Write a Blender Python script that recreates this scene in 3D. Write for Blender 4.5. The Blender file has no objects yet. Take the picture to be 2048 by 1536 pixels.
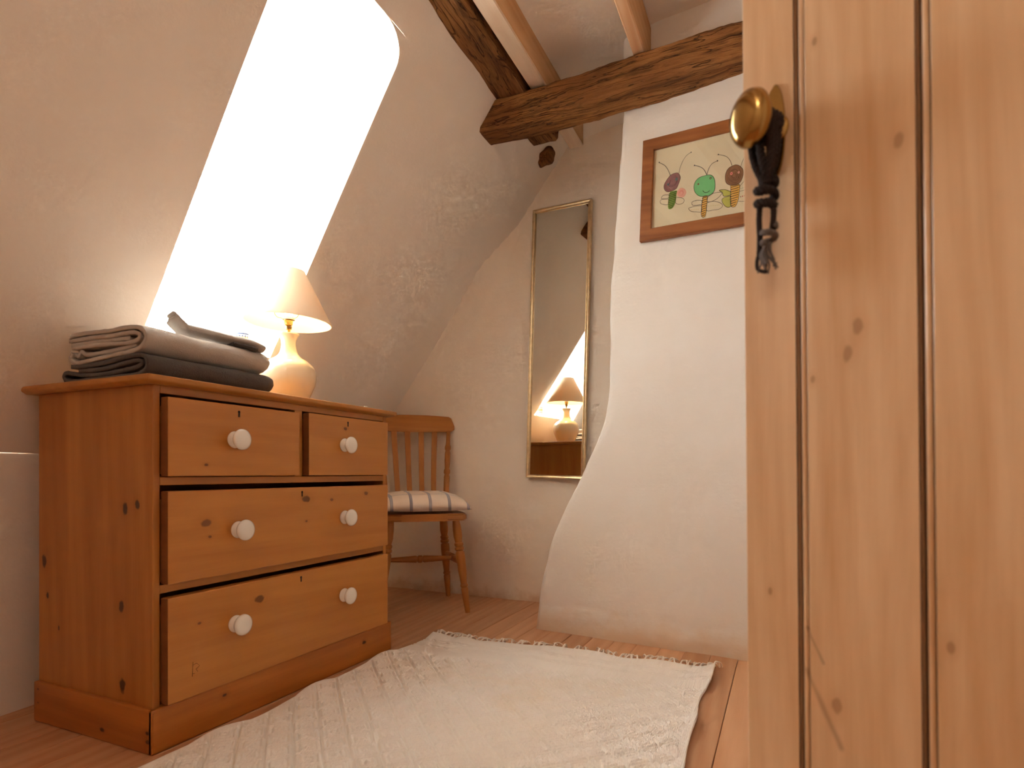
import bpy, bmesh, math, random
from mathutils import Vector, Matrix, Euler, noise
R = math.radians
random.seed(7)
scene = bpy.context.scene
col = scene.collection

# ------------------------------------------------------------------ camera
cam_d = bpy.data.cameras.new('camera')
cam = bpy.data.objects.new('camera', cam_d); col.objects.link(cam)
cam.location = (0, 0, .65)
cam.rotation_euler = (R(90), 0, R(24.65))
cam_d.sensor_width = 36; cam_d.lens = 1181 / 2048 * 36
cam_d.shift_y = 178 / 2048
cam_d.clip_start = .02
cam_d.dof.use_dof = True; cam_d.dof.focus_distance = 2.1; cam_d.dof.aperture_fstop = 5.0
scene.camera = cam

# ------------------------------------------------------------------ daylight, exposure
world = bpy.data.worlds.new('overcast_sky'); scene.world = world; world.use_nodes = True
bg = world.node_tree.nodes['Background']
bg.inputs[0].default_value = (.94, .985, 1, 1); bg.inputs[1].default_value = 12.5

def portal(name, loc, rot, sx, sy):
    l = bpy.data.lights.new(name, 'AREA'); l.shape = 'RECTANGLE'; l.size = sx; l.size_y = sy
    l.cycles.is_portal = True
    o = bpy.data.objects.new(name, l); col.objects.link(o); o.location = loc; o.rotation_euler = rot
portal('dormer_daylight', (-2.03, 1.39, 1.56), (0, R(-90), 0), 1.0, .56)

vs = scene.view_settings
scene.display_settings.display_device = 'sRGB'
vs.view_transform = 'Standard'; vs.look = 'None'; vs.gamma = 1; vs.use_curve_mapping = False
vs.exposure = 2.03
cy = scene.cycles
cy.max_bounces = 10; cy.diffuse_bounces = 8; cy.glossy_bounces = 4; cy.transmission_bounces = 4; cy.transparent_max_bounces = 8
cy.caustics_reflective = False; cy.caustics_refractive = False; cy.use_adaptive_sampling = True; cy.adaptive_threshold = .1; cy.adaptive_min_samples = 16
cy.use_denoising = True; cy.sample_clamp_indirect = 6

# ------------------------------------------------------------------ materials
def lin(r, g, b):
    f = lambda c: (c / 255 / 12.92) if c <= 10 else ((c / 255 + .055) / 1.055) ** 2.4
    return (f(r), f(g), f(b), 1)

class NT:
    def __init__(s, name):
        s.m = bpy.data.materials.new(name); s.m.use_nodes = True
        s.t = s.m.node_tree; s.b = s.t.nodes['Principled BSDF']; s.out = s.t.nodes['Material Output']
    def n(s, typ, **kw):
        k = s.t.nodes.new(typ)
        for a, v in kw.items(): setattr(k, a, v)
        return k
    def l(s, a, b): s.t.links.new(a, b)
    def coord(s, scale=(1, 1, 1), which='Object', loc=(0, 0, 0)):
        tc = s.n('ShaderNodeTexCoord'); mp = s.n('ShaderNodeMapping')
        mp.inputs['Scale'].default_value = scale; mp.inputs['Location'].default_value = loc
        s.l(tc.outputs[which], mp.inputs[0]); return mp.outputs[0]
    def noise(s, vec, scale, detail=4, rough=.55, dist=0):
        k = s.n('ShaderNodeTexNoise'); k.inputs['Scale'].default_value = scale
        k.inputs['Detail'].default_value = detail; k.inputs['Roughness'].default_value = rough
        k.inputs['Distortion'].default_value = dist; s.l(vec, k.inputs['Vector']); return k.outputs['Fac']
    def ramp(s, fac, stops):
        k = s.n('ShaderNodeValToRGB'); e = k.color_ramp.elements
        e[0].position, e[0].color = stops[0]; e[1].position, e[1].color = stops[-1]
        for p, c in stops[1:-1]:
            x = e.new(p); x.color = c
        s.l(fac, k.inputs[0]); return k.outputs[0]
    def mix(s, fac, a, b, mode='MIX'):
        k = s.n('ShaderNodeMix', data_type='RGBA', blend_type=mode)
        for i, v in ((0, fac), (6, a), (7, b)):
            if hasattr(v, 'links'): s.l(v, k.inputs[i])
            else: k.inputs[i].default_value = v
        return k.outputs[2]
    def math(s, op, a, b=None, c=None):
        k = s.n('ShaderNodeMath', operation=op)
        for i, v in enumerate((a, b, c)):
            if v is None: continue
            if hasattr(v, 'links'): s.l(v, k.inputs[i])
            else: k.inputs[i].default_value = v
        return k.outputs[0]
    def maprange(s, v, a, b, c=0, d=1):
        k = s.n('ShaderNodeMapRange', interpolation_type='SMOOTHSTEP')
        s.l(v, k.inputs[0])
        for i, x in enumerate((a, b, c, d)): k.inputs[i + 1].default_value = x
        return k.outputs[0]
    def bump(s, h, strength, dist):
        k = s.n('ShaderNodeBump'); k.inputs['Strength'].default_value = strength; k.inputs['Distance'].default_value = dist
        s.l(h, k.inputs['Height']); s.l(k.outputs[0], s.b.inputs['Normal'])
    def base(s, v):
        if hasattr(v, 'links'): s.l(v, s.b.inputs['Base Color'])
        else: s.b.inputs['Base Color'].default_value = v
    def set(s, **kw):
        for a, v in kw.items():
            k = {'rough': 'Roughness', 'metal': 'Metallic', 'spec': 'Specular IOR Level', 'coat': 'Coat Weight', 'sheen': 'Sheen Weight'}[a]
            s.b.inputs[k].default_value = v

def plaster(name, c, c2, bump=.5, dist=.006, dirt=None):
    t = NT(name); v = t.coord()
    big = t.noise(v, 2.2, 3); mid = t.noise(v, 14, 5, .6); fine = t.noise(v, 120, 3)
    cc = t.mix(t.maprange(big, .35, .68), c, c2)
    if dirt:
        sep = t.n('ShaderNodeSeparateXYZ'); t.l(v, sep.inputs[0])
        hh = t.math('ADD', sep.outputs[2], t.math('MULTIPLY', t.math('SUBTRACT', mid, .5), .16))
        cc = t.mix(t.maprange(hh, dirt[0], dirt[1], .75, 0), cc, dirt[2])
    t.base(cc)
    streak = t.noise(t.coord((5, 5, 45)), 1, 4)
    h = t.math('ADD', t.math('MULTIPLY', mid, .8), t.math('ADD', t.math('MULTIPLY', fine, .16), t.math('MULTIPLY', streak, .22)))
    t.bump(h, bump, dist); t.set(rough=.9, spec=.25); return t.m

def wood(name, c, dark, axis='Z', scale=1.0, ring=.5, knots=(), knotcol=(40, 18, 6), rough=.5, vary=0, bump=.25, streak=.55, seed=0, coat=0, patch=None, kstr=.85, streaks=()):
    t = NT(name); ai = 'XYZ'.index(axis)
    def sc(al, ac):
        s_ = [ac * scale] * 3; s_[ai] = al * scale; return tuple(s_)
    off = (seed * 1.7, seed * 2.3, seed * .9)
    if vary:
        oi = t.n('ShaderNodeObjectInfo')
    def cd(al, ac):
        k = t.coord(sc(al, ac), loc=off)
        if vary:
            a = t.n('ShaderNodeVectorMath', operation='ADD'); t.l(k, a.inputs[0])
            m = t.n('ShaderNodeVectorMath', operation='SCALE'); m.inputs[0].default_value = (13, 17, 11)
            t.l(oi.outputs['Random'], m.inputs['Scale']); t.l(m.outputs[0], a.inputs[1]); return a.outputs[0]
        return k
    n1 = t.noise(cd(.9, 9), 1, 5, .6, .4)
    w = t.n('ShaderNodeTexWave', wave_type='BANDS', bands_direction='DIAGONAL')
    w.inputs['Scale'].default_value = 1.1; w.inputs['Distortion'].default_value = 7; w.inputs['Detail'].default_value = 2.5; w.inputs['Detail Scale'].default_value = .6
    t.l(cd(.8, 12), w.inputs['Vector'])
    fine = t.noise(cd(6, 170), 1, 3, .6)
    f = t.math('ADD', t.math('MULTIPLY', t.maprange(n1, .3, .72), streak), t.math('MULTIPLY', w.outputs['Fac'], ring * .5))
    f = t.math('ADD', f, t.math('MULTIPLY', t.math('SUBTRACT', fine, .5), .35))
    cc = t.mix(t.math('MINIMUM', t.math('MAXIMUM', f, 0.), 1.), c, dark)
    if vary:
        hs = t.n('ShaderNodeHueSaturation'); t.l(cc, hs.inputs['Color'])
        t.l(t.maprange(oi.outputs['Random'], 0, 1, 1 - vary, 1 + vary), hs.inputs['Value']); cc = hs.outputs[0]
    if knots:
        geo = t.n('ShaderNodeTexCoord'); wob = t.noise(geo.outputs['Object'], 60, 2)
        for (p, r) in knots:
            sb = t.n('ShaderNodeVectorMath', operation='SUBTRACT'); t.l(geo.outputs['Object'], sb.inputs[0]); sb.inputs[1].default_value = p
            ml = t.n('ShaderNodeVectorMath', operation='MULTIPLY'); t.l(sb.outputs[0], ml.inputs[0])
            s_ = [1, 1, 1]; s_[ai] = .6; ml.inputs[1].default_value = s_
            ln = t.n('ShaderNodeVectorMath', operation='LENGTH'); t.l(ml.outputs[0], ln.inputs[0])
            dd = t.math('ADD', ln.outputs['Value'], t.math('MULTIPLY', t.math('SUBTRACT', wob, .5), r * .9))
            cc = t.mix(t.maprange(dd, r * 2.6, r * .9, 0, .35), cc, dark)
            cc = t.mix(t.maprange(dd, r * 1.05, r * .55, 0, kstr), cc, lin(*knotcol))
    for (A, B, wd) in streaks:      # resin streaks running off a side branch
        A, B = Vector(A), Vector(B); dv = B - A
        tc_ = t.n('ShaderNodeTexCoord'); fl_ = t.n('ShaderNodeVectorMath', operation='MULTIPLY'); t.l(tc_.outputs['Object'], fl_.inputs[0]); fl_.inputs[1].default_value = (1, 0, 1)
        sb = t.n('ShaderNodeVectorMath', operation='SUBTRACT'); t.l(fl_.outputs[0], sb.inputs[0]); sb.inputs[1].default_value = A
        dt = t.n('ShaderNodeVectorMath', operation='DOT_PRODUCT'); t.l(sb.outputs[0], dt.inputs[0]); dt.inputs[1].default_value = dv / dv.length_squared
        cl_ = t.n('ShaderNodeClamp'); t.l(dt.outputs['Value'], cl_.inputs[0])
        sc_ = t.n('ShaderNodeVectorMath', operation='SCALE'); sc_.inputs[0].default_value = dv; t.l(cl_.outputs[0], sc_.inputs['Scale'])
        df = t.n('ShaderNodeVectorMath', operation='SUBTRACT'); t.l(sb.outputs[0], df.inputs[0]); t.l(sc_.outputs[0], df.inputs[1])
        ln = t.n('ShaderNodeVectorMath', operation='LENGTH'); t.l(df.outputs[0], ln.inputs[0])
        dd = t.math('ADD', ln.outputs['Value'], t.math('MULTIPLY', t.math('SUBTRACT', n1, .5), wd * 5))
        cc = t.mix(t.maprange(dd, wd * 1.9, 0, 0, .42), cc, lin(112, 72, 58))
    if patch: cc = t.mix(t.maprange(t.noise(t.coord(loc=(seed, 0, 0)), 5, 3), .45, .7, 0, .6), cc, patch)
    t.base(cc); t.bump(t.math('ADD', fine, t.math('MULTIPLY', w.outputs['Fac'], .4)), bump, .0012)
    t.set(rough=rough, spec=.4, coat=coat); return t.m

def plain(name, c, rough=.5, metal=0, spec=.5, coat=0, sheen=0, nb=None):
    t = NT(name)
    if nb:
        k = t.noise(t.coord(), nb[0], 3); t.bump(k, nb[1], nb[2])
        t.base(t.mix(t.maprange(k, .3, .7), c, tuple(x * .82 for x in c[:3]) + (1,)))
    else: t.base(c)
    t.set(rough=rough, metal=metal, spec=spec, coat=coat, sheen=sheen); return t.m

WALL = lin(243, 235, 226); WALL2 = lin(239, 230, 219)
M = {}
M['wall'] = plaster('wall_plaster', WALL, WALL2, .35, .005)
M['chimney'] = plaster('chimney_limewash', lin(237, 231, 224), lin(233, 226, 217), .45, .006, dirt=(.0, .13, lin(222, 198, 168)))
M['gable'] = plaster('gable_plaster', lin(246, 236, 223), lin(243, 231, 216), .45, .006, dirt=(-.02, .07, lin(205, 174, 140)))
M['reveal'] = plaster('white_reveal_paint', lin(244, 243, 238), lin(240, 238, 232), .15, .004)
M['ceiling'] = plaster('ceiling_plaster', lin(247, 241, 234), lin(244, 237, 228), .3, .006)
def hewn(name, axis, c1, c2, c3, seed):
    t = NT(name); ai = 'XYZ'.index(axis)
    def cd(al, ac):
        q = [ac] * 3; q[ai] = al; return t.coord(tuple(q), loc=(seed, seed, 0))
    big = t.noise(cd(2.2, 7), 1, 4, .6); grain = t.noise(cd(5, 60), 1, 5, .65, .6); fine = t.noise(cd(25, 220), 1, 3, .6); crack = t.noise(cd(2.5, 34), 1, 3, .5, 1.2)
    cc = t.mix(t.maprange(big, .32, .68), c1, c2)
    cc = t.mix(t.maprange(grain, .42, .70, 0, .75), cc, c3)
    cc = t.mix(t.maprange(t.math('ABSOLUTE', t.math('SUBTRACT', crack, .5)), .018, .002, 0, .8), cc, lin(46, 26, 14))
    t.base(cc)
    hh = t.math('ADD', t.math('MULTIPLY', grain, 1.0), t.math('ADD', t.math('MULTIPLY', fine, .35), t.maprange(t.math('ABSOLUTE', t.math('SUBTRACT', crack, .5)), .0, .03, -.6, 0)))
    t.bump(hh, 1.0, .007); t.set(rough=.85, spec=.25); return t.m
M['oak'] = hewn('old_hewn_oak', 'X', lin(170, 118, 68), lin(128, 82, 44), lin(84, 50, 26), 0)
M['purlin'] = hewn('old_purlin_oak', 'Y', lin(160, 112, 68), lin(120, 78, 44), lin(78, 46, 26), 3)
M['joist_pine'] = wood('sawn_joist_pine', lin(226, 186, 146), lin(204, 150, 106), 'Y', 1.0, 1.0, rough=.7, bump=.3)
M['joist_side'] = wood('joist_bare_side', lin(214, 174, 130), lin(190, 144, 98), 'Y', 1.0, .6, rough=.7, bump=.3)
M['whitewash'] = wood('whitewashed_joist', lin(226, 205, 182), lin(206, 176, 146), 'Y', 1.2, .3, rough=.85, bump=.5)
M['floor'] = wood('floor_pine', lin(216, 168, 128), lin(192, 136, 94), 'Y', 1.0, .7, rough=.42, vary=.1, bump=.2, coat=.0)
M['groove'] = plain('old_varnish_in_groove', lin(84, 46, 24), .7)
M['dark'] = plain('dark_gap', lin(30, 18, 10), .9)
PIN = lin(190, 128, 60); PID = lin(160, 100, 40)
M['white_gloss'] = plain('glazed_white_ceramic', lin(238, 234, 226), .12, coat=.6)
M['brass'] = plain('aged_brass', lin(176, 142, 84), .2, 1)
M['gilt'] = plain('pale_gilt_frame', lin(232, 208, 166), .36, 1, nb=(40, .05, .001))
M['frame_flat'] = plain('satin_gilt_flat', lin(205, 176, 132), .5, .6)

# ------------------------------------------------------------------ mesh helpers
def mesh_obj(name, verts, faces, mat, parent=None, smooth=False):
    me = bpy.data.meshes.new(name); me.from_pydata([tuple(v) for v in verts], [], faces); me.update()
    bm = bmesh.new(); bm.from_mesh(me); bmesh.ops.recalc_face_normals(bm, faces=bm.faces); bm.to_mesh(me); bm.free()
    if smooth: me.polygons.foreach_set('use_smooth', [True] * len(me.polygons))
    return link(name, me, mat, parent)
def link(name, me, mat, parent=None):
    o = bpy.data.objects.new(name, me); col.objects.link(o)
    if isinstance(mat, (list, tuple)):
        for m in mat: me.materials.append(m)
    elif mat and not me.materials: me.materials.append(mat)
    if parent: o.parent = parent
    return o
def bobj(name, bm, mat, parent=None, smooth=False, recalc=True):
    if recalc: bmesh.ops.recalc_face_normals(bm, faces=bm.faces)
    me = bpy.data.meshes.new(name); bm.to_mesh(me); bm.free()
    if smooth:
        me.polygons.foreach_set('use_smooth', [True] * len(me.polygons))
        if smooth == 'auto': me.set_sharp_from_angle(angle=R(38))
    return link(name, me, mat, parent)
def bx(bm, x0, x1, y0, y1, z0, z1, bev=0, seg=1):
    r = bmesh.ops.create_cube(bm, size=1)
    for v in r['verts']:
        v.co = ((x0 + x1) / 2 + v.co.x * (x1 - x0), (y0 + y1) / 2 + v.co.y * (y1 - y0), (z0 + z1) / 2 + v.co.z * (z1 - z0))
    if bev:
        es = list({e for v in r['verts'] for e in v.link_edges})
        bmesh.ops.bevel(bm, geom=es, offset=bev, segments=seg, affect='EDGES', profile=.6)
def box(name, x0, x1, y0, y1, z0, z1, mat, parent=None, bev=.002, seg=1):
    bm = bmesh.new(); bx(bm, x0, x1, y0, y1, z0, z1, bev, seg)
    off = Vector(parent.get('base', (0, 0, 0))) if parent else Vector()
    if off.length:
        for v in bm.verts: v.co -= off
    return bobj(name, bm, mat, parent)
def lathe(prof, seg=32, axis='Z', close=True):
    bm = bmesh.new(); rings = []
    for (r, z) in prof:
        if r < 1e-5: rings.append([bm.verts.new((0, 0, z))])
        else: rings.append([bm.verts.new((r * math.cos(2 * math.pi * i / seg), r * math.sin(2 * math.pi * i / seg), z)) for i in range(seg)])
    for a, b in zip(rings, rings[1:]):
        for i in range(seg):
            j = (i + 1) % seg
            if len(a) == 1 and len(b) == 1: continue
            if len(a) == 1: bm.faces.new((a[0], b[i], b[j]))
            elif len(b) == 1: bm.faces.new((a[i], a[j], b[0]))
            else: bm.faces.new((a[i], a[j], b[j], b[i]))
    return bm
def tube(bm, pts, rad, seg=8, cap=True):
    pts = [Vector(p) for p in pts]; n = len(pts); rings = []
    rads = rad if isinstance(rad, (list, tuple)) else [rad] * n
    up = None
    for i, p in enumerate(pts):
        d = (pts[min(i + 1, n - 1)] - pts[max(i - 1, 0)])
        if d.length < 1e-9: d = Vector((0, 0, 1))
        d.normalize()
        if up is None: up = d.orthogonal().normalized()
        up = (up - d * up.dot(d))
        up = up.normalized() if up.length > 1e-6 else d.orthogonal().normalized()
        b = d.cross(up)
        rings.append([bm.verts.new(p + (up * math.cos(2 * math.pi * k / seg) + b * math.sin(2 * math.pi * k / seg)) * rads[i]) for k in range(seg)])
    for a, b in zip(rings, rings[1:]):
        for k in range(seg):
            j = (k + 1) % seg; bm.faces.new((a[k], a[j], b[j], b[k]))
    if cap and seg > 2:
        bm.faces.new(rings[0][::-1]); bm.faces.new(rings[-1])
def prism(bm, poly, fn0, fn1):
    a = [bm.verts.new(fn0(p)) for p in poly]; b = [bm.verts.new(fn1(p)) for p in poly]; n = len(poly)
    bm.faces.new(a); bm.faces.new(b[::-1])
    for i in range(n): bm.faces.new((a[i], b[i], b[(i + 1) % n], a[(i + 1) % n]))
def grid(P, us, vs_, name, mat, parent=None, smooth=True):
    V = [P(u, v) for v in vs_ for u in us]; nu = len(us)
    F = [(j * nu + i, j * nu + i + 1, (j + 1) * nu + i + 1, (j + 1) * nu + i) for j in range(len(vs_) - 1) for i in range(nu - 1)]
    return mesh_obj(name, V, F, mat, parent, smooth)
def lerp(a, b, t): return a + (b - a) * t
def linspace(a, b, n): return [a + (b - a) * i / (n - 1) for i in range(n)]
def interp(tab, x):
    for (x0, y0), (x1, y1) in zip(tab, tab[1:]):
        if x <= x1: return lerp(y0, y1, min(1, max(0, (x - x0) / (x1 - x0))))
    return tab[-1][1]
def nz(x, y, z, s): return noise.noise(Vector((x * s, y * s, z * s)))
def smooth_path(pts, n=6):
    pts = [Vector(p) for p in pts]; out = []
    for i in range(len(pts) - 1):
        p0 = pts[max(i - 1, 0)]; p1 = pts[i]; p2 = pts[i + 1]; p3 = pts[min(i + 2, len(pts) - 1)]
        for k in range(n):
            t = k / n
            out.append(.5 * ((2 * p1) + (p2 - p0) * t + (2 * p0 - 5 * p1 + 4 * p2 - p3) * t * t + (3 * p1 - p0 - 3 * p2 + p3) * t ** 3))
    out.append(pts[-1]); return out
def struct(o): o['kind'] = 'structure'; return o
def tag(o, label, cat, group=None):
    o['label'] = label; o['category'] = cat
    if group: o['group'] = group
    return o
def thing(name, loc, label, cat, rz=0, group=None):
    o = bpy.data.objects.new(name, None); col.objects.link(o); o.location = loc; o.rotation_euler = (0, 0, rz)
    o.empty_display_size = .05
    return tag(o, label, cat, group)

# ------------------------------------------------------------------ the setting
def Xb(Y): return -1.9 - (.146 * (Y - .86) if Y > .86 else 0)
def slope(Y, z):
    b = Xb(Y); return (b + (z - .72) / 1.48 * (-1.02 - b), Y, z)
WR, WBK, CEIL = .66, -1.3, 2.36
# floor boards
floor = struct(mesh_obj('floor', [(-2.6, -1.5, -.05), (1.9, -1.5, -.05), (1.9, 3.0, -.05), (-2.6, 3.0, -.05), (-2.6, -1.5, -.022), (1.9, -1.5, -.022), (1.9, 3.0, -.022), (-2.6, 3.0, -.022)],
        [(0, 1, 2, 3), (4, 5, 6, 7), (0, 1, 5, 4), (1, 2, 6, 5), (2, 3, 7, 6), (3, 0, 4, 7)], M['dark']))
k = -23; x = -.143 - 23 * .09
while x < 1.66:
    x1 = x + .09
    cuts = [-1.4, random.uniform(-.9, .6) if k != -1 else 1.18, 2.95]
    for y0, y1 in zip(cuts, cuts[1:]):
        bm = bmesh.new(); gp = random.choice((.0007, .0008, .0016)); bx(bm, x + gp, x1 - gp, y0 + .0008, y1 - .0008, -.022, 0 + random.uniform(-.0015, .0), .0012)
        bobj('floorboard', bm, M['floor'], floor)
    x = x1; k += 1

# window wall: knee wall, sloped plaster with the dormer opening
Y0, ZS, ZT = 1.128, 1.084, 2.055
def Y1(z): return lerp(1.648, 1.60, (z - ZS) / (ZT - ZS))
def slopeP(Y, z):
    X, Y_, z_ = slope(Y, z)
    e = min(abs(Y - Y0), abs(Y - Y1(z)), 1)
    a = .007 * nz(Y, z, 3, 2.2)
    return (X + .0085 + a * min(1, max(0, (z - .705) / .1)), Y, z)
bm = bmesh.new()
def patch(P, us, vv):
    g = [[bm.verts.new(P(u, v)) for u in us] for v in vv]
    for a, b in zip(g, g[1:]):
        for i in range(len(us) - 1): bm.faces.new((a[i], a[i + 1], b[i + 1], b[i]))
zl = linspace(.705, ZS, 5); zm = linspace(ZS, ZT, 13); zh = linspace(ZT, CEIL + .02, 5)
patch(lambda Y, z: slopeP(Y, z), linspace(-1.4, Y0, 26), zl + zm[1:] + zh[1:])
patch(lambda s, z: slopeP(lerp(Y1(z), 2.95, s), z), linspace(0, 1, 15), zm)
patch(lambda s, z: slopeP(lerp(Y1(zl[-1]), 2.95, s), z), linspace(0, 1, 15), zl)
patch(lambda s, z: slopeP(lerp(Y1(ZT), 2.95, s), z), linspace(0, 1, 15), zh)
patch(lambda s, z: slopeP(lerp(Y0, Y1(ZS), s), z), linspace(0, 1, 8), zl)
patch(lambda s, z: slopeP(lerp(Y0, Y1(ZT), s), z), linspace(0, 1, 8), zh)
# opening outline with soft upper corners
RY, RZ = .13, .075
out = [(Y0, ZS), (Y1(ZS), ZS)]
zc = ZT - RZ
out += [(Y1(z), z) for z in linspace(ZS, zc, 10)[1:-1]]
arcR = [(Y1(zc) - RY + RY * math.cos(a), zc + RZ * math.sin(a)) for a in linspace(0, math.pi / 2, 9)]
arcL = [(Y0 + RY - RY * math.sin(a), zc + RZ * math.cos(a)) for a in linspace(0, math.pi / 2, 9)]
out += arcR + arcL + [(Y0, z) for z in linspace(zc, ZS, 10)[1:-1]]
for arc, cy_ in ((arcR, Y1(ZT)), (arcL, Y0)):
    c = bm.verts.new(slopeP(cy_, ZT)); vv = [bm.verts.new(slopeP(*p)) for p in arc]
    for a, b in zip(vv, vv[1:]): bm.faces.new((c, a, b))
patch(lambda Y, z: (Xb(Y) + .004 * nz(Y, z, 9, 3), Y, z), linspace(-1.4, 2.95, 44), linspace(-.01, .707, 8))
patch(lambda Y, s: (lerp(Xb(Y), slope(Y, .705)[0] + .0085, s), Y, .706), linspace(-1.4, 2.95, 44), [0, 1])
bmesh.ops.remove_doubles(bm, verts=bm.verts, dist=.0004)
wl = struct(bobj('wall_left', bm, M['wall'], smooth='auto'))
XW = -1.985
bm = bmesh.new(); loops = []
for s in linspace(0, 1, 5):
    loops.append([bm.verts.new(tuple(lerp(a, b, s) for a, b in zip(slopeP(Y, z), (XW, Y + (.0), z)))) for Y, z in out])
n = len(out)
for a, b in zip(loops, loops[1:]):
    for i in range(n): bm.faces.new((a[i], a[(i + 1) % n], b[(i + 1) % n], b[i]))
bobj('window_reveal', bm, M['reveal'], wl, smooth='auto')
# outer shell round the window so daylight only comes through the glass
M['win_paint'] = plain('white_window_paint', lin(240, 240, 236), .35)
t = NT('window_glass')
gl = t.n('ShaderNodeBsdfGlossy'); gl.inputs['Roughness'].default_value = 0
tr = t.n('ShaderNodeBsdfTransparent'); mx = t.n('ShaderNodeMixShader'); mx.inputs[0].default_value = .04
t.l(tr.outputs[0], mx.inputs[1]); t.l(gl.outputs[0], mx.inputs[2]); t.l(mx.outputs[0], t.out.inputs[0]); M['glass'] = t.m
def window(name, mk, w, hgt, ncol, nrow, fw=.04):
    # mk(u, v, d) -> world ; u across 0..w, v up 0..hgt, d depth outwards
    def wb(nm, u0, u1, v0, v1, d0, d1, mat, par, bev=.003):
        b = bmesh.new(); bx(b, u0, u1, v0, v1, d0, d1, bev)
        for v in b.verts: v.co = mk(v.co.x, v.co.y, v.co.z)
        return bobj(nm, b, mat, par)
    b = bmesh.new()
    bx(b, -.03, fw, -.03, hgt + .03, 0, .05, .003); bx(b, w - fw, w + .03, -.03, hgt + .03, 0, .05, .003)
    bx(b, fw, w - fw, -.03, fw, 0, .05, .003); bx(b, fw, w - fw, hgt - fw, hgt + .03, 0, .05, .003)
    for v in b.verts: v.co = mk(v.co.x, v.co.y, v.co.z)
    root = struct(bobj(name, b, M['win_paint']))
    cw = (w - 2 * fw) / ncol; rh = (hgt - 2 * fw) / nrow
    for i in range(1, ncol): wb('glazing_bar', fw + i * cw - .009, fw + i * cw + .009, fw, hgt - fw, .012, .038, M['win_paint'], root)
    for j in range(1, nrow): wb('glazing_bar', fw, w - fw, fw + j * rh - .009, fw + j * rh + .009, .012, .038, M['win_paint'], root)
    for i in range(ncol):
        for j in range(nrow):
            wb('pane', fw + i * cw + .009, fw + (i + 1) * cw - .009, fw + j * rh + .009, fw + (j + 1) * rh - .009, .024, .027, M['glass'], root, 0)
    return root
w1 = window('window_1', lambda u, v, d: (XW - d, 1.115 + u, 1.075 + v), .55, .99, 2, 3, .035)
sb = bmesh.new(); bx(sb, -1.99, -1.80, 1.13, 1.642, 1.083, 1.096, .004); bobj('window_sill', sb, M['reveal'], w1)

# gable wall behind the mirror
def gableP(X, z):
    r = interp([(.72, .15), (1.7, .15), (1.93, .012), (2.6, .012)], z); dx = X - slope(2.77, z)[0] - .006 if z > .72 else X - Xb(2.77)
    if z < .72: r = .10
    off = 0 if dx >= r else r - math.sqrt(max(0, r * r - (r - max(0, dx)) ** 2))
    return (X, -off + 2.775 - .02 * (X + 1.3) + .008 * nz(X, 5, z, 2.4) - .012 * max(0, .1 - z) / .1, z)
gb = grid(gableP, linspace(-2.5, -.2, 161), linspace(-.01, 2.5, 90), 'wall_far', M['gable']); struct(gb)
# chimney breast
EDGE = [(0, -.945), (.05, -.938), (.119, -.931), (.225, -.911), (.331, -.884), (.457, -.834), (.591, -.765), (.742, -.685), (.861, -.638), (1.018, -.617), (1.296, -.619), (1.531, -.603), (1.764, -.583), (1.938, -.569), (2.084, -.563), (2.5, -.563)]
KC = (2.203 - 2.291) / .854
def chimneyP(s, z):
    xl = interp(EDGE, z) + .005 * nz(4, z, 0, 9)
    r = .022
    lip = 0
    if z < .15:
        lz = .10 + .05 * nz(s * 2.2, 3, 1, 4)
        lip = .010 * min(1, max(0, lz - z) / .05) * (.9 + .9 * nz(s * 4, z * 3, 2, 4)) if z < lz else 0
    if s < 0:      # return into the gable wall
        return (xl + .0 + .004 * nz(s, z, 2, 8), 2.291 + r + KC * (xl + .945) - s, z)
    if s <= .2:
        a = s / .2 * math.pi / 2
        x = xl + r - r * math.cos(a); y = 2.291 + KC * (xl + .945) + r - r * math.sin(a)
        return (x, y - lip * math.sin(a), z)
    x = lerp(xl + r, WR + .05, (s - .2) / .8)
    amp = interp([(1.3, 1), (1.45, .3), (1.95, .3), (2.1, 1)], z)
    return (x, 2.291 + KC * (x + .945) + amp * (.007 * nz(x, z, 7, 3) + .003 * nz(x, z, 1, 9)) - lip, z)
us = linspace(-.56, -.02, 8) + linspace(0, .2, 7) + linspace(.2, 1, 60)[1:]
zs_ = linspace(-.01, .16, 22) + linspace(.16, 2.5, 70)[1:]
ch = grid(chimneyP, us, zs_, 'wall_chimney', M['chimney']); struct(ch)

# right wall with the doorway, landing behind, back wall with a window
DH0, DH1, DT = .33, 1.10, 1.98
bm = bmesh.new()
bx(bm, WR, WR + .12, WBK - .1, DH0, -.01, CEIL + .1)
bx(bm, WR, WR + .12, DH1, 2.9, -.01, CEIL + .1); bx(bm, WR, WR + .12, DH0, DH1, DT, CEIL + .1)
struct(bobj('wall_right', bm, M['wall']))
bm = bmesh.new()
bx(bm, WR + .12, 1.75, .1, .2, -.01, CEIL + .1); bx(bm, WR + .12, 1.75, 1.7, 1.8, -.01, CEIL + .1); bx(bm, 1.7, 1.8, .1, 1.8, -.01, CEIL + .1)
struct(bobj('wall_landing', bm, M['wall']))
bm = bmesh.new(); bx(bm, -2.4, WR + .12, WBK - .1, WBK, -.01, CEIL + .1)
struct(bobj('wall_back', bm, M['wall']))
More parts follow.
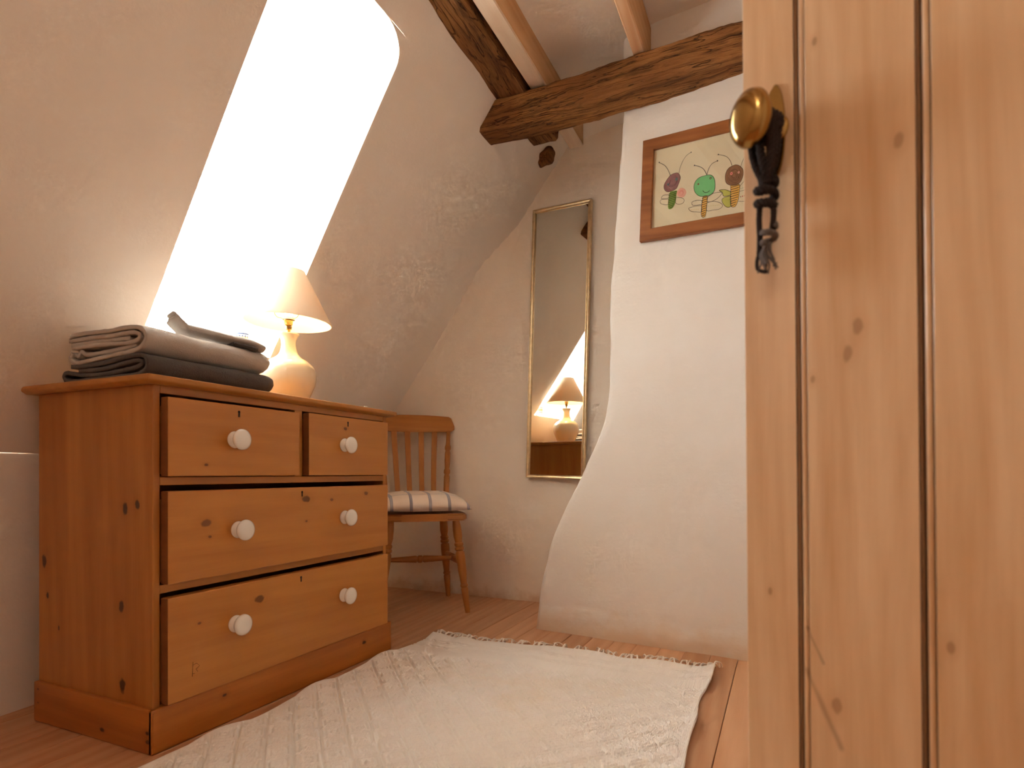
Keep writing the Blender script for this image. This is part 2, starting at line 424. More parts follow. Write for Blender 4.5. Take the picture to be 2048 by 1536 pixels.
# ceiling
def ceilP(X, Y):
    z = interp([(-1.3, 2.27), (-.95, 2.275), (-.45, 2.34), (2, 2.35)], X)
    return (X, Y, z + .006 * nz(X, Y, 3, 2.5))
cl = grid(ceilP, linspace(-1.3, WR + .12, 30), linspace(-1.4, 2.95, 40), 'ceiling', M['ceiling']); struct(cl)
bm = bmesh.new(); bx(bm, -2.6, WR + .2, -1.5, 3.0, CEIL + .12, CEIL + .16); bx(bm, WR + .1, 1.8, .1, 1.8, CEIL + .1, CEIL + .14); bobj('roof_boarding', bm, M['joist_side'], cl)
# architrave
tr1 = bmesh.new(); bx(tr1, WR - .015, WR, DH0 - .07, DH0, 0, DT + .07, .003); bx(tr1, WR - .015, WR, DH1, DH1 + .07, 0, DT + .07, .003); bx(tr1, WR - .015, WR, DH0, DH1, DT, DT + .07, .003)
struct(bobj('trim_1', tr1, M['joist_pine']))

# ------------------------------------------------------------------ timbers
def rough_beam(name, fn, L, prof, nl, mat, label, cat='beam', amp=.008, group=None, seed=0, endfn=None):
    """prof: closed cross-section (a, b); fn(l, a, b) -> world"""
    bm = bmesh.new(); rings = []
    for l in linspace(L[0], L[1], nl):
        ring = []
        for (a, b) in prof:
            x, y, z = fn(l, a, b)
            o = Vector((nz(x, y, z, 4) + .5 * nz(x, y, z, 13) + .3 * nz(x, y, z, 40), nz(y, z, x, 4) + .5 * nz(y, x, z, 13) + .3 * nz(y, z, x, 40), nz(z, x, y + seed, 4) + .5 * nz(z, y, x, 13) + .3 * nz(z, y, x, 40))) * amp
            ring.append(bm.verts.new(Vector((x, y, z)) + o))
        rings.append(ring)
    m = len(prof)
    for a, b in zip(rings, rings[1:]):
        for i in range(m): bm.faces.new((a[i], a[(i + 1) % m], b[(i + 1) % m], b[i]))
    bm.faces.new(rings[0]); bm.faces.new(rings[-1][::-1])
    o = bobj(name, bm, mat, smooth='auto'); tag(o, label, cat, group); return o
def rect_prof(a0, a1, b0, b1, n=5, ch=.012):
    p = []
    p += [(a, b0) for a in linspace(a0 + ch, a1 - ch, n)] + [(a1, b) for b in linspace(b0 + ch, b1 - ch, n)]
    p += [(a, b1) for a in linspace(a1 - ch, a0 + ch, n)] + [(a0, b) for b in linspace(b1 - ch, b0 + ch, n)]
    return p
# tie beam: cut along the roof slope at its left end
def tieP(l, a, b):
    x0 = slope(a, b)[0] - .004
    x = lerp(x0, WR + .02, l)
    return (x, a + .006 * math.sin(x * 5), b + .012 * math.sin(x * 3.1 + .6) * (1 if b < 2.1 else .5))
tie = rough_beam('ceiling_beam', tieP, (0, 1), rect_prof(2.117, 2.25, 2.042, 2.163, 10), 150, M['oak'],
                 'dark rough-hewn oak tie beam crossing the room above the picture', amp=.009)
pur = rough_beam('purlin', lambda l, a, b: (a - .012 * math.sin((l - 1.2) * 2.4), l, b + .012 * math.sin(l * 2)), (-1.25, 2.52), rect_prof(-1.06, -.922, 2.165, 2.32, 5), 90, M['purlin'],
                 'dark weathered oak purlin along the top of the sloping wall', amp=.009)
def joist(x0, x1, yend, label, mb, ms):
    bm = bmesh.new(); bx(bm, x0, x1, -1.25, yend, 2.168, 2.33, .004)
    for f in bm.faces: f.material_index = 0 if f.normal.z < -.6 else 1
    bmesh.ops.recalc_face_normals(bm, faces=bm.faces)
    for f in bm.faces: f.material_index = 0 if f.normal.z < -.6 else 1
    o = bobj('ceiling_joist', bm, [mb, ms]); tag(o, label, 'joist', 'ceiling joists'); return o
joist(-.908, -.842, 2.63, 'whitewashed pine ceiling joist beside the dark oak purlin', M['whitewash'], M['joist_side'])
joist(-.495, -.452, 2.3, 'bare sawn pine ceiling joist above the middle of the oak beam', M['joist_pine'], M['joist_side'])
joist(-.06, -.015, 2.3, 'bare pine ceiling joist nearest the door, mostly hidden behind its top', M['joist_pine'], M['joist_side'])
joist(.38, .425, 2.3, 'bare pine ceiling joist closest to the doorway wall', M['joist_pine'], M['joist_side'])
# unseen globe lamp added behind the camera as soft fill light
fill_lamp = thing('added_fill_lamp', (-.25, -.55, 2.2), 'added round white fill lamp, unseen behind the viewpoint', 'lamp')
t = NT('fill_globe_glow'); em = t.n('ShaderNodeEmission'); em.inputs[0].default_value = (1, .88, .74, 1); em.inputs[1].default_value = 2.7
t.l(em.outputs[0], t.out.inputs[0])
bm = bmesh.new(); bmesh.ops.create_uvsphere(bm, u_segments=32, v_segments=16, radius=.15)
for v in bm.verts: v.co.z -= .19
bobj('fill_globe', bm, t.m, fill_lamp, smooth=True)
bm = bmesh.new(); tube(bm, [(0, 0, .12), (0, 0, -.05)], .004, 8); bobj('flex', bm, M['win_paint'], fill_lamp, smooth=True)
bobj('fill_lamp_mount', lathe([(0, .10), (.04, .10), (.045, .13), (.045, .155), (0, .155)], 24), M['win_paint'], fill_lamp, smooth='auto')
# broken peg end in the plaster
bm = bmesh.new(); bmesh.ops.create_icosphere(bm, subdivisions=3, radius=1)
for v in bm.verts:
    c = v.co * (1 + .25 * nz(*v.co, 1.6)); v.co = Vector((-1.03 + c.x * .045, 2.64 + c.y * .05, 2.165 + c.z * .034 + c.x * .018))
tag(bobj('timber_stub', bm, M['purlin'], smooth=True), 'small broken oak timber end poking from the plaster under the beam', 'timber')

# ------------------------------------------------------------------ door
def wpine(name, axis, seed=0, knots=(), c=PIN, dk=PID, **kw):
    kw = dict(dict(ring=.35, rough=.38, bump=.15, streak=.6, coat=.12), **kw)
    return wood(name, c, dk, axis, kw.pop('scale', 1.0), knots=knots, seed=seed, **kw)
DC, DD = lin(240, 208, 168), lin(214, 170, 124)
e = .0337
door = bpy.data.objects.new('door_1', None); col.objects.link(door); struct(door)
# local x runs from the free edge to the hinge, local -y is the face seen from the room
door.location = (-.0337, .718, 0)
door.rotation_euler = (0, R(-.55), math.atan2(-.546, .838))
ss = [0, .0635, .1783, .293, .408, .523, .638, .757]
DTH = .030
dk_ = {1: [((.0635 + .062, 0, .79), .0055), ((.0635 + .052, 0, .765), .0055), ((.0635 + .017, 0, .745), .003), ((.102, 0, .418), .006), ((.0635 + .1, 0, .95), .005), ((.0635 + .022, 0, 1.09), .003)], 0: [((.03, 0, .52), .003)], 2: [((.2, 0, .5), .004)]}
for i, (a, b) in enumerate(zip(ss, ss[1:])):
    p = []
    if i == 0: p = [(a, .002), (a + .002, 0)]
    else:
        p = [(a + .0004, .007), (a + .0034, .007), (a + .0036, .003)]
        p += [(a + .0066 - .003 * math.cos(u), .003 - .0026 * math.sin(u)) for u in linspace(.2, math.pi - .2, 6)]
        p += [(a + .0098, .0036), (a + .0112, .0004), (a + .012, 0)]
    p += [(b - .0012, 0), (b, .001), (b, DTH), (a, DTH)]
    bm = bmesh.new(); prism(bm, p, lambda q: (q[0], q[1], .008), lambda q: (q[0], q[1], 1.955))
    for f in bm.faces:
        c_ = f.calc_center_median(); f.material_index = 1 if (i and c_.y < .009 and c_.x < a + .0038) or (c_.x > a + .0096 and c_.x < a + .0113 and c_.y < .006 and i) or (c_.x > b - .0011 and c_.y < .01 and c_.y > .0) else 0
    bobj('plank', bm, [wpine('door_pine_%d' % i, 'Z', i * 3 + 2, dk_.get(i, ()), DC, DD, knotcol=(150, 104, 70), ring=.35, rough=.45, coat=.05, streak=.75, kstr=.5, scale=1.9, streaks=(((.0717, 0, .49), (.0888, 0, .4575), .0016), ((.0709, 0, .4455), (.106, 0, .379), .003)) if i == 1 else ()), M['groove']], door)
for z in (.25, 1.0, 1.7):
    box('ledge', .03, .73, DTH, DTH + .022, z, z + .12, M['joist_pine'], door, .003)
KX, KZ = .0415, 1.02
# oval back plate
bm = bmesh.new()
po = [((.0115) * math.cos(a), .05 * math.sin(a)) for a in linspace(0, 2 * math.pi, 41)[:-1]]
prism(bm, po, lambda q: (KX + q[0], 0, KZ + q[1]), lambda q: (KX + q[0], -.0022, KZ + q[1]))
bmesh.ops.bevel(bm, geom=[e_ for e_ in bm.edges if all(abs(v.co.y + .0022) < 1e-5 for v in e_.verts)], offset=.0012, segments=2, affect='EDGES')
bobj('backplate', bm, M['brass'], door, smooth='auto')
bm = lathe([(0.0155, 0), (.0155, .003), (.0085, .006), (.0075, .012), (.0075, .026), (.010, .029), (.017, .032), (.0230, .0375), (.0255, .0435), (.0230, .050), (.015, .0545), (0, .057)], 40)
for v in bm.verts:
    r_ = math.hypot(v.co.x, v.co.y); kz = 1.2 if r_ > .0095 and v.co.z > .0285 else 1
    v.co = Vector((KX + v.co.x * (.92 if kz > 1 else 1), -v.co.z, KZ + v.co.y * kz))
bobj('knob', bm, M['brass'], door, smooth=True)

# ------------------------------------------------------------------ cord hanging on the knob
M['cord'] = plain('black_cotton_cord', lin(52, 42, 40), .95, nb=(900, .6, .0008))
M['cord_grey'] = plain('grey_frayed_cord', lin(118, 110, 106), .95, nb=(900, .6, .0008))
cordE = thing('hanging_cord', tuple(door.matrix_basis @ Vector((KX, -.02, .872))), 'black twisted cord with a frayed grey tassel looped over the brass door knob', 'cord')
cordE.rotation_euler = door.rotation_euler
def cp(x, y, z): return (x - KX, y + .02, z - .872)
def rope(bm, pts, r, twist=900, seg=6, strands=3):
    pts = smooth_path(pts, 14); L = 0
    fr = []
    for i, p in enumerate(pts):
        if i: L += (p - pts[i - 1]).length
        fr.append(L)
    for s in range(strands):
        q = []
        for i, p in enumerate(pts):
            d = (pts[min(i + 1, len(pts) - 1)] - pts[max(i - 1, 0)]).normalized()
            u = d.cross(Vector((.31, .9, .2))); u = u.normalized() if u.length > .05 else d.orthogonal().normalized(); w = d.cross(u)
            a = fr[i] * twist + s * 2 * math.pi / strands
            q.append(p + (u * math.cos(a) + w * math.sin(a)) * r * .58)
        tube(bm, q, r * .54, seg)
bm = bmesh.new()
for i, yy in enumerate((-.011, -.018, -.0255)):
    ring = [cp(KX + .0125 * math.cos(a), yy + .001 * math.sin(2 * a), KZ + .0135 * math.sin(a)) for a in linspace(0, 2 * math.pi, 15)]
    rope(bm, ring, .0042, 420)
bobj('wrapped_loops', bm, M['cord'], cordE, smooth=True)
bm = bmesh.new()
for i, (dx, yy) in enumerate(((-.011, -.011), (.010, -.0115), (-.0115, -.018), (.0105, -.0185), (-.012, -.0255), (.011, -.025), (.0, -.028))):
    rope(bm, [cp(KX + dx, yy, KZ + .004), cp(KX + dx * .95, yy, KZ - .022), cp(KX + dx * .6 + .001 * (i - 3), -.018 + (yy + .018) * .9, KZ - .045), cp(KX + .0015 * (i - 3), -.019 + .002 * math.cos(i), KZ - .063)], .0040, 420)
bobj('hanging_strands', bm, M['cord'], cordE, smooth=True)
bm = bmesh.new()
rope(bm, [cp(KX + .009 * math.cos(a) * (1 - .05 * a / 6), -.018 + .009 * math.sin(a), KZ - .060 - .0022 * a) for a in linspace(0, 13, 26)], .0042, 400)
bobj('knot', bm, M['cord'], cordE, smooth=True)
bm = bmesh.new()
rope(bm, [cp(KX - .006, -.02, KZ - .08), cp(KX - .0065, -.021, KZ - .1), cp(KX - .0065, -.02, KZ - .118), cp(KX - .007, -.02, KZ - .135)], .003, 700)
rope(bm, [cp(KX + .006, -.016, KZ - .08), cp(KX + .0075, -.016, KZ - .095), cp(KX + .0065, -.017, KZ - .112)], .003, 700)
rope(bm, [cp(KX - .007, -.02, KZ - .133), cp(KX - .010, -.02, KZ - .142), cp(KX - .008, -.021, KZ - .152), cp(KX + .001, -.02, KZ - .157)], .002, 700)
bobj('lower_cord', bm, M['cord'], cordE, smooth=True)
bm = bmesh.new()
rope(bm, [cp(KX + .003 + .0062 * math.cos(a), -.018 + .006 * math.sin(a), KZ - .108 - .0017 * a) for a in linspace(0, 11, 22)], .0032, 600)
for i in range(16):
    a = i * 2.4; x0_, y0_ = .004 * math.cos(a), .004 * math.sin(a)
    tube(bm, smooth_path([cp(KX + .003 + x0_ * .5, -.018 + y0_ * .5, KZ - .126), cp(KX - .001 + x0_ * 1.2 + .002 * math.sin(i * 5), -.019 + y0_, KZ - .136), cp(KX + .002 + x0_ * 1.8, -.019 + y0_ * 1.3, KZ - .146), cp(KX + .003 + x0_ * 2.0 + .004 * math.sin(i * 3), -.019 + y0_ * 1.6, KZ - .153 - .004 * math.cos(i))], 4), .0009, 4)
bobj('tassel', bm, M['cord_grey'], cordE, smooth=True)

# ------------------------------------------------------------------ chest of drawers
CB = Vector((-1.55, 1.34, 0))
chest = thing('chest_of_drawers', CB, 'honey pine chest of two short over two long drawers with white knobs', 'chest')
chest['base'] = tuple(CB)
def K(x, y, z, r): return ((x - CB.x, y - CB.y, z), r)
side_m = wpine('chest_side_pine', 'Z', 1, [K(-1.43, .898, .565, .010), K(-1.385, .898, .575, .009), K(-1.445, .898, .33, .010), K(-1.44, .898, .14, .012), K(-1.765, .898, .42, .012), K(-1.75, .898, .33, .006), K(-1.70, .898, .25, .004)], dk=lin(160, 94, 32), streak=.75)
top_m = wpine('chest_top_pine', 'Y', 2)
rail_m = wpine('chest_rail_pine', 'Y', 3, c=lin(196, 134, 64))
pl_m = wpine('chest_plinth_pine', 'Y', 4, [K(-1.317, 1.08, .075, .006), K(-1.317, 1.64, .065, .007)], c=lin(192, 118, 46), dk=lin(146, 80, 26))
pls_m = wpine('chest_plinth_side_pine', 'X', 5, [K(-1.50, .888, .028, .007), K(-1.33, .888, .05, .006), K(-1.33, .888, .03, .006), K(-1.77, .888, .085, .004), K(-1.77, .888, .05, .004)], c=lin(188, 116, 46), dk=lin(146, 80, 26))
box('side_panel', -1.79, -1.33, .898, .916, .03, .857, side_m, chest, .0015)
box('side_panel', -1.79, -1.33, 1.767, 1.785, .03, .857, side_m, chest, .0015)
box('back_panel', -1.79, -1.78, .916, 1.767, .03, .857, rail_m, chest, 0)
box('rail', -1.36, -1.3305, .916, 1.767, .838, .857, rail_m, chest, .001)
box('rail', -1.36, -1.3305, .916, 1.767, .621, .6405, rail_m, chest, .001)
box('rail', -1.36, -1.3305, .916, 1.767, .366, .386, rail_m, chest, .001)
box('rail', -1.36, -1.3305, .916, 1.767, .085, .104, rail_m, chest, .001)
box('divider', -1.36, -1.3305, 1.3375, 1.368, .6405, .838, rail_m, chest, .001)
# top with rounded moulding
bm = bmesh.new()
prof = [(0, .8565), (.008, .8565), (.013, .860), (.017, .862), (.020, .866), (.0205, .871), (.018, .8755), (.012, .8775), (0, .878)]
def topv(o_, zz, i):  # ring of four corners offset outward
    x0_, x1_, y0_, y1_ = -1.805, -1.322, .888, 1.793
    return [(x0_ - (.008 if o_ else 0), y0_ - o_, zz), (x1_ + o_, y0_ - o_, zz), (x1_ + o_, y1_ + o_, zz), (x0_ - (.008 if o_ else 0), y1_ + o_, zz)]
rg = [[bm.verts.new(Vector(p) - CB) for p in topv(o_, zz, i)] for i, (o_, zz) in enumerate(prof)]
for a, b in zip(rg, rg[1:]):
    for i in range(4): bm.faces.new((a[i], a[(i + 1) % 4], b[(i + 1) % 4], b[i]))
bm.faces.new(rg[0][::-1]); bm.faces.new(rg[-1])
bobj('top', bm, top_m, chest, smooth='auto')
box('plinth_board', -1.329, -1.315, .886, 1.797, 0, .103, pl_m, chest, .004, 2)
box('plinth_board', -1.79, -1.3155, .886, .8995, 0, .103, pls_m, chest, .004, 2)
box('plinth_board', -1.79, -1.3155, 1.7835, 1.797, 0, .103, pls_m, chest, .004, 2)
kb = lathe([(0, 0), (.0215, 0), (.0225, .003), (.0215, .006), (.0165, .009), (.0125, .013), (.013, .018), (.019, .022), (.0255, .025), (.0275, .029), (.0265, .033), (.021, .0365), (.011, .0385), (0, .039)], 36)
for v in kb.verts: v.co = Vector((v.co.z, v.co.x, v.co.y))
bmesh.ops.recalc_face_normals(kb, faces=kb.faces)
knob_me = bpy.data.meshes.new('knob'); kb.to_mesh(knob_me); kb.free()
knob_me.polygons.foreach_set('use_smooth', [True] * len(knob_me.polygons)); knob_me.materials.append(M['white_gloss'])
key = bmesh.new()
kp = [(.0035 * math.cos(a), .004 + .0035 * math.sin(a)) for a in linspace(-.9, math.pi + .9, 12)] + [(-.0022, -.009), (.0022, -.009)]
prism(key, kp, lambda q: (0, q[0], q[1]), lambda q: (.0008, q[0], q[1]))
bmesh.ops.recalc_face_normals(key, faces=key.faces)
key_me = bpy.data.meshes.new('keyhole'); key.to_mesh(key_me); key.free(); key_me.materials.append(M['dark'])
shaded_end_m = wpine('drawer_shaded_end', 'X', 40, c=lin(140, 84, 38), dk=lin(112, 62, 26), rough=.6)  # darker pine that paints shade onto the end faces of the drawer fronts
drw = [(.9185, 1.333, .6425, .829, [(1.102, .737)], (1.117, .807), [K(-1.306, 1.02, .67, .004)]),
       (1.3705, 1.764, .6425, .833, [(1.529, .741)], (1.547, .812), [K(-1.306, 1.535, .795, .006)]),
       (.9185, 1.764, .388, .607, [(1.113, .501), (1.529, .505)], (1.342, .589), [K(-1.306, 1.36, .572, .011), K(-1.306, 1.02, .525, .011), K(-1.306, 1.03, .49, .004), K(-1.306, 1.36, .505, .004), K(-1.306, 1.47, .565, .005), K(-1.306, 1.64, .58, .007)]),
       (.9185, 1.764, .1055, .356, [(1.105, .255), (1.526, .251)], (1.338, .335), [K(-1.306, 1.185, .305, .012), K(-1.306, 1.565, .245, .010), K(-1.306, 1.0, .28, .004)])]
for i, (a, b, z0, z1, kn, ky, kk) in enumerate(drw):
    m_ = wpine('drawer_pine_%d' % i, 'Y', 10 + i * 4, kk, c=lin(198, 134, 62), dk=lin(174, 108, 44), knotcol=(110, 64, 30))
    d = box('drawer', -1.332, -1.306, a, b, z0, z1, m_, chest, .003, 2)
    d.data.materials.append(shaded_end_m)
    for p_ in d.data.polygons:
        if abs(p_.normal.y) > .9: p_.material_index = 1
    bm = bmesh.new()
    bx(bm, -1.775, -1.332, a + .002, a + .012, z0 + .005, z1 - .02); bx(bm, -1.775, -1.332, b - .012, b - .002, z0 + .005, z1 - .02); bx(bm, -1.775, -1.332, a + .012, b - .012, z0 + .005, z0 + .013)
    for v in bm.verts: v.co -= CB
    bobj('drawer_box', bm, rail_m, d)
    for (y, z) in kn:
        o = link('knob', knob_me, None, d); o.location = Vector((-1.3062, y, z)) - CB
    o = link('keyhole', key_me, None, d); o.location = Vector((-1.3062, ky[0], ky[1])) - CB
    if i == 3:
        bm = bmesh.new()
        for s_ in ([(.985, .19), (.983, .155)], [(.985, .182), (.995, .184), (1.003, .176), (.993, .170), (.998, .163)], [(.983, .162), (.99, .160)]):
            tube(bm, [Vector((-1.3059, p[0] - .002, p[1])) - CB for p in s_], .0005, 4)
        bobj('scratched_mark', bm, M['dark'], d)

# ------------------------------------------------------------------ towels
def terry(name, c, c2):
    t = NT(name); v = t.coord(); n1 = t.noise(v, 380, 3, .7); n2 = t.noise(v, 12, 3)
    t.base(t.mix(t.maprange(n2, .3, .7), c, c2)); t.bump(n1, .9, .004); t.set(rough=1, spec=.1, sheen=.3); return t.m
M['towel_dark'] = terry('charcoal_terry', lin(98, 88, 82), lin(84, 74, 70))
M['towel_light'] = terry('pale_grey_terry', lin(214, 204, 194), lin(204, 192, 182))
M['flannel'] = terry('pale_flannel', lin(222, 214, 206), lin(212, 204, 196))
def folded(name, paths, y0, y1, th, mat, label, cat, base, xf=lambda p: p, ny=26, amp=.004, endround=.02):
    """each path is a cross-section centre line (x, z); ribbon of thickness th is extruded along y"""
    bm = bmesh.new()
    for pi_, path in enumerate(paths):
        pts = smooth_path([(p[0], 0, p[1]) for p in path], 6); n_ = len(pts)
        nor = []
        for i in range(n_):
            d = pts[min(i + 1, n_ - 1)] - pts[max(i - 1, 0)]; d.normalize(); nor.append(Vector((-d.z, 0, d.x)))
        prof = [p + q * th / 2 for p, q in zip(pts, nor)] + [p - q * th / 2 for p, q in zip(reversed(pts), reversed(nor))]
        rings = []
        ys = [y0 + pi_ * .002 + (y1 - y0 - pi_ * .006) * (.5 - .5 * math.cos(math.pi * i / (ny - 1))) * 1.0 for i in range(ny)]
        cx = sum(p.x for p in prof) / len(prof); cz = sum(p.z for p in prof) / len(prof)
        for y in ys:
            ed = min(y1 - y, 1e9) / endround; k_ = 1 if ed > 1 else .86 + .14 * math.sqrt(max(0, 1 - (1 - ed) ** 2))
            ring = []
            for p in prof:
                q = Vector((cx + (p.x - cx) * (k_ * .25 + .75), y, cz + (p.z - cz) * k_))
                q.x += amp * nz(q.x, y, q.z, 9) + .0016 * nz(q.x, y, q.z, 160); q.z += amp * .9 * nz(q.z + 3, y, q.x, 8) + .0016 * nz(q.z, y, q.x, 150)
                ring.append(bm.verts.new(xf(q)))
            rings.append(ring)
        m = len(prof)
        for a, b in zip(rings, rings[1:]):
            for i in range(m): bm.faces.new((a[i], a[(i + 1) % m], b[(i + 1) % m], b[i]))
        for ring, sgn in ((rings[0], 1), (rings[-1], -1)):
            for i in range(m // 2 - 1): bm.faces.new((ring[i], ring[i + 1], ring[m - 2 - i], ring[m - 1 - i]))
    base = Vector(base)
    for v in bm.verts: v.co -= base
    o = bobj(name, bm, mat, smooth=True); o.location = base; tag(o, label, cat); return o
TZ = .8785
dark_paths = [
    [(-1.690, TZ + .012), (-1.66, TZ + .0055), (-1.55, TZ + .0055), (-1.42, TZ + .0055), (-1.375, TZ + .014), (-1.362, TZ + .032), (-1.375, TZ + .050), (-1.42, TZ + .053), (-1.52, TZ + .044), (-1.60, TZ + .040), (-1.66, TZ + .044)],
    [(-1.690, TZ + .010), (-1.698, TZ + .022), (-1.685, TZ + .030), (-1.655, TZ + .026), (-1.60, TZ + .018), (-1.52, TZ + .017), (-1.45, TZ + .020), (-1.40, TZ + .026), (-1.385, TZ + .034), (-1.40, TZ + .041), (-1.46, TZ + .036), (-1.54, TZ + .029), (-1.63, TZ + .030)]]
folded('folded_towel', dark_paths, .905, 1.285, .010, M['towel_dark'], 'charcoal grey folded terry towel at the bottom of the stack', 'towel', (-1.53, 1.09, TZ), amp=.003)
LZ = TZ + .060
light_paths = [
    [(-1.655, LZ + .018), (-1.665, LZ + .006), (-1.64, LZ - .008), (-1.60, LZ - .008), (-1.52, LZ - .002), (-1.43, LZ + .003), (-1.385, LZ + .012), (-1.366, LZ + .034), (-1.385, LZ + .056), (-1.43, LZ + .063), (-1.50, LZ + .060), (-1.56, LZ + .061), (-1.64, LZ + .064), (-1.665, LZ + .060)],
    [(-1.672, LZ + .052), (-1.60, LZ + .050), (-1.50, LZ + .048), (-1.42, LZ + .050), (-1.392, LZ + .042), (-1.40, LZ + .030), (-1.45, LZ + .026), (-1.56, LZ + .030), (-1.66, LZ + .032)],
    [(-1.665, LZ + .040), (-1.60, LZ + .040), (-1.50, LZ + .0385), (-1.43, LZ + .0375)],
    [(-1.655, LZ + .016), (-1.64, LZ + .010), (-1.625, LZ + .020), (-1.60, LZ + .010), (-1.52, LZ + .011), (-1.44, LZ + .016), (-1.41, LZ + .021)]]
folded('folded_towel', light_paths, .905, 1.275, .010, M['towel_light'], 'pale grey thick folded towel resting on the charcoal towel', 'towel', (-1.52, 1.09, LZ), amp=.003)
# face cloths lying askew on the pile
def clothxf(p):
    a = R(-24); c = Vector((-1.52, 1.17, 0)); q = p - c; c = c + Vector((.075, .005, 0))
    q = Vector((q.x * math.cos(a) - q.y * math.sin(a), q.x * math.sin(a) + q.y * math.cos(a), q.z))
    yy = p.y - 1.17
    return c + q + Vector((0, 0, -.10 * yy + (.9 * max(0, -.095 - yy)) - (.25 * max(0, yy - .07))))
FZ = LZ + .078
folded('face_cloth', [[(-1.575, FZ + .008), (-1.53, FZ + .006), (-1.49, FZ + .004), (-1.466, FZ + .012), (-1.49, FZ + .021), (-1.53, FZ + .024), (-1.57, FZ + .026)], [(-1.57, FZ + .0165), (-1.53, FZ + .0155), (-1.49, FZ + .0125)]], 1.045, 1.275, .006, M['flannel'],
       'small pale folded face cloth draped on top of the towel stack', 'face cloth', (-1.52, 1.17, FZ), xf=clothxf, amp=.003)
folded('face_cloth', [[(-1.575, FZ - .003), (-1.53, FZ - .004), (-1.48, FZ - .006), (-1.462, FZ - .003), (-1.48, FZ + .001), (-1.54, FZ + .001)]], 1.185, 1.25, .004, M['towel_dark'],
       'small dark folded cloth tucked under the pale face cloth', 'face cloth', (-1.52, 1.18, FZ), xf=lambda p: clothxf(p) + Vector((.004, 0, -.002)), amp=.002)

# ------------------------------------------------------------------ table lamp
LB = Vector((-1.56, 1.54, .8782))
lamp = thing('table_lamp', LB, 'cream glazed gourd table lamp with a conical cream shade, lit', 'lamp')
t = NT('cream_glaze'); t.base(lin(240, 226, 196)); t.set(rough=.1, coat=.7); M['cream'] = t.m
bs = smooth_path([(.052, 0, 0), (.060, 0, .012), (.0735, 0, .042), (.0895, 0, .082), (.0925, 0, .112), (.086, 0, .138), (.066, 0, .158), (.044, 0, .172), (.032, 0, .185), (.0255, 0, .205), (.0245, 0, .225), (.028, 0, .240), (.0345, 0, .250), (.0350, 0, .2535)], 5)
bobj('base', lathe([(0, 0)] + [(p.x, p.z) for p in bs] + [(.030, .2545), (.012, .253), (0, .253)], 56), M['cream'], lamp, smooth=True)
bobj('lamp_holder', lathe([(0, .252), (.006, .252), (.006, .268), (.010, .270), (.0115, .280), (.0095, .283), (.013, .286), (.0145, .300), (.0125, .302), (.0155, .305), (.0155, .312), (0, .312)], 28), M['brass'], lamp, smooth='auto')
bobj('shade_ring', lathe([(.0155, .303), (.021, .303), (.021, .309), (.0155, .309), (.0155, .303)], 28), M['white_gloss'], lamp, smooth='auto')
t = NT('bulb_glow'); em = t.n('ShaderNodeEmission'); em.inputs[0].default_value = (1, .66, .31, 1); em.inputs[1].default_value = 15
t.l(em.outputs[0], t.out.inputs[0]); M['bulb'] = t.m
bobj('bulb', lathe([(0, .312), (.011, .312), (.013, .325), (.022, .345), (.026, .362), (.022, .380), (.012, .390), (0, .393)], 24), M['bulb'], lamp, smooth=True)
t = NT('cream_shade_fabric'); v = t.coord((1, 1, 1)); nn = t.noise(v, 500, 2)
tl = t.n('ShaderNodeBsdfTranslucent'); tl.inputs[0].default_value = lin(236, 205, 150); mx = t.n('ShaderNodeMixShader'); mx.inputs[0].default_value = .16
t.base(lin(240, 228, 206)); t.bump(nn, .25, .001); t.set(rough=.85, spec=.2)
t.l(t.b.outputs[0], mx.inputs[1]); t.l(tl.outputs[0], mx.inputs[2]); t.l(mx.outputs[0], t.out.inputs[0]); M['shade'] = t.m
shp = [(.1435, .291), (.1445, .2915), (.1445, .2945), (.0500, .470), (.0495, .4725), (.0475, .4725), (.0475, .470), (.1415, .2945), (.1415, .2915), (.1435, .291)]
bm = lathe(shp, 64); bmesh.ops.remove_doubles(bm, verts=bm.verts, dist=1e-6)
for v in bm.verts:
    q = v.co - Vector((0, 0, .31)); v.co = Matrix.Rotation(R(1.8), 3, Vector((.417, -.909, 0)).cross(Vector((0, 0, 1))).cross(Vector((0, 0, 1)))) @ q + Vector((0, 0, .31))
bobj('shade', bm, M['shade'], lamp, smooth='auto')
bm = bmesh.new()
for a in (0, 2.09, 4.19): tube(bm, smooth_path([(.02 * math.cos(a), .02 * math.sin(a), .306), (.045 * math.cos(a), .045 * math.sin(a), .315), (.052 * math.cos(a), .052 * math.sin(a), .38), (.049 * math.cos(a), .049 * math.sin(a), .465)], 4), .0012, 6)
bobj('shade_gimbal', bm, M['brass'], lamp, smooth=True)
bm = bmesh.new(); tube(bm, smooth_path([(-.05, .03, .004), (-.11, .05, .003), (-.16, .1, .003), (-.2, .18, .003)], 6), .0028, 6)
bobj('flex', bm, M['white_gloss'], lamp, smooth=True)

# paper curl on the chest
bm = bmesh.new()
pp = smooth_path([(0, 0, 0), (.02, .004, .0005), (.034, .008, .003), (.042, .010, .009)], 4)
for a, b in zip(pp, pp[1:]):
    vv = [bm.verts.new(a + Vector((-.008, 0, 0))), bm.verts.new(a + Vector((.008, .0, 0))), bm.verts.new(b + Vector((.008, 0, 0))), bm.verts.new(b + Vector((-.008, 0, 0)))]
    bm.faces.new(vv)
bmesh.ops.remove_doubles(bm, verts=bm.verts, dist=1e-6)
bmesh.ops.solidify(bm, geom=list(bm.faces), thickness=.0005)
for v in bm.verts: v.co = Matrix.Rotation(R(75), 3, 'Z') @ v.co
o = bobj('paper_scrap', bm, plain('white_paper', lin(235, 230, 220), .8), smooth=True); o.location = (-1.345, 1.645, .8785)
tag(o, 'small curled white paper scrap on the right of the chest top', 'paper')

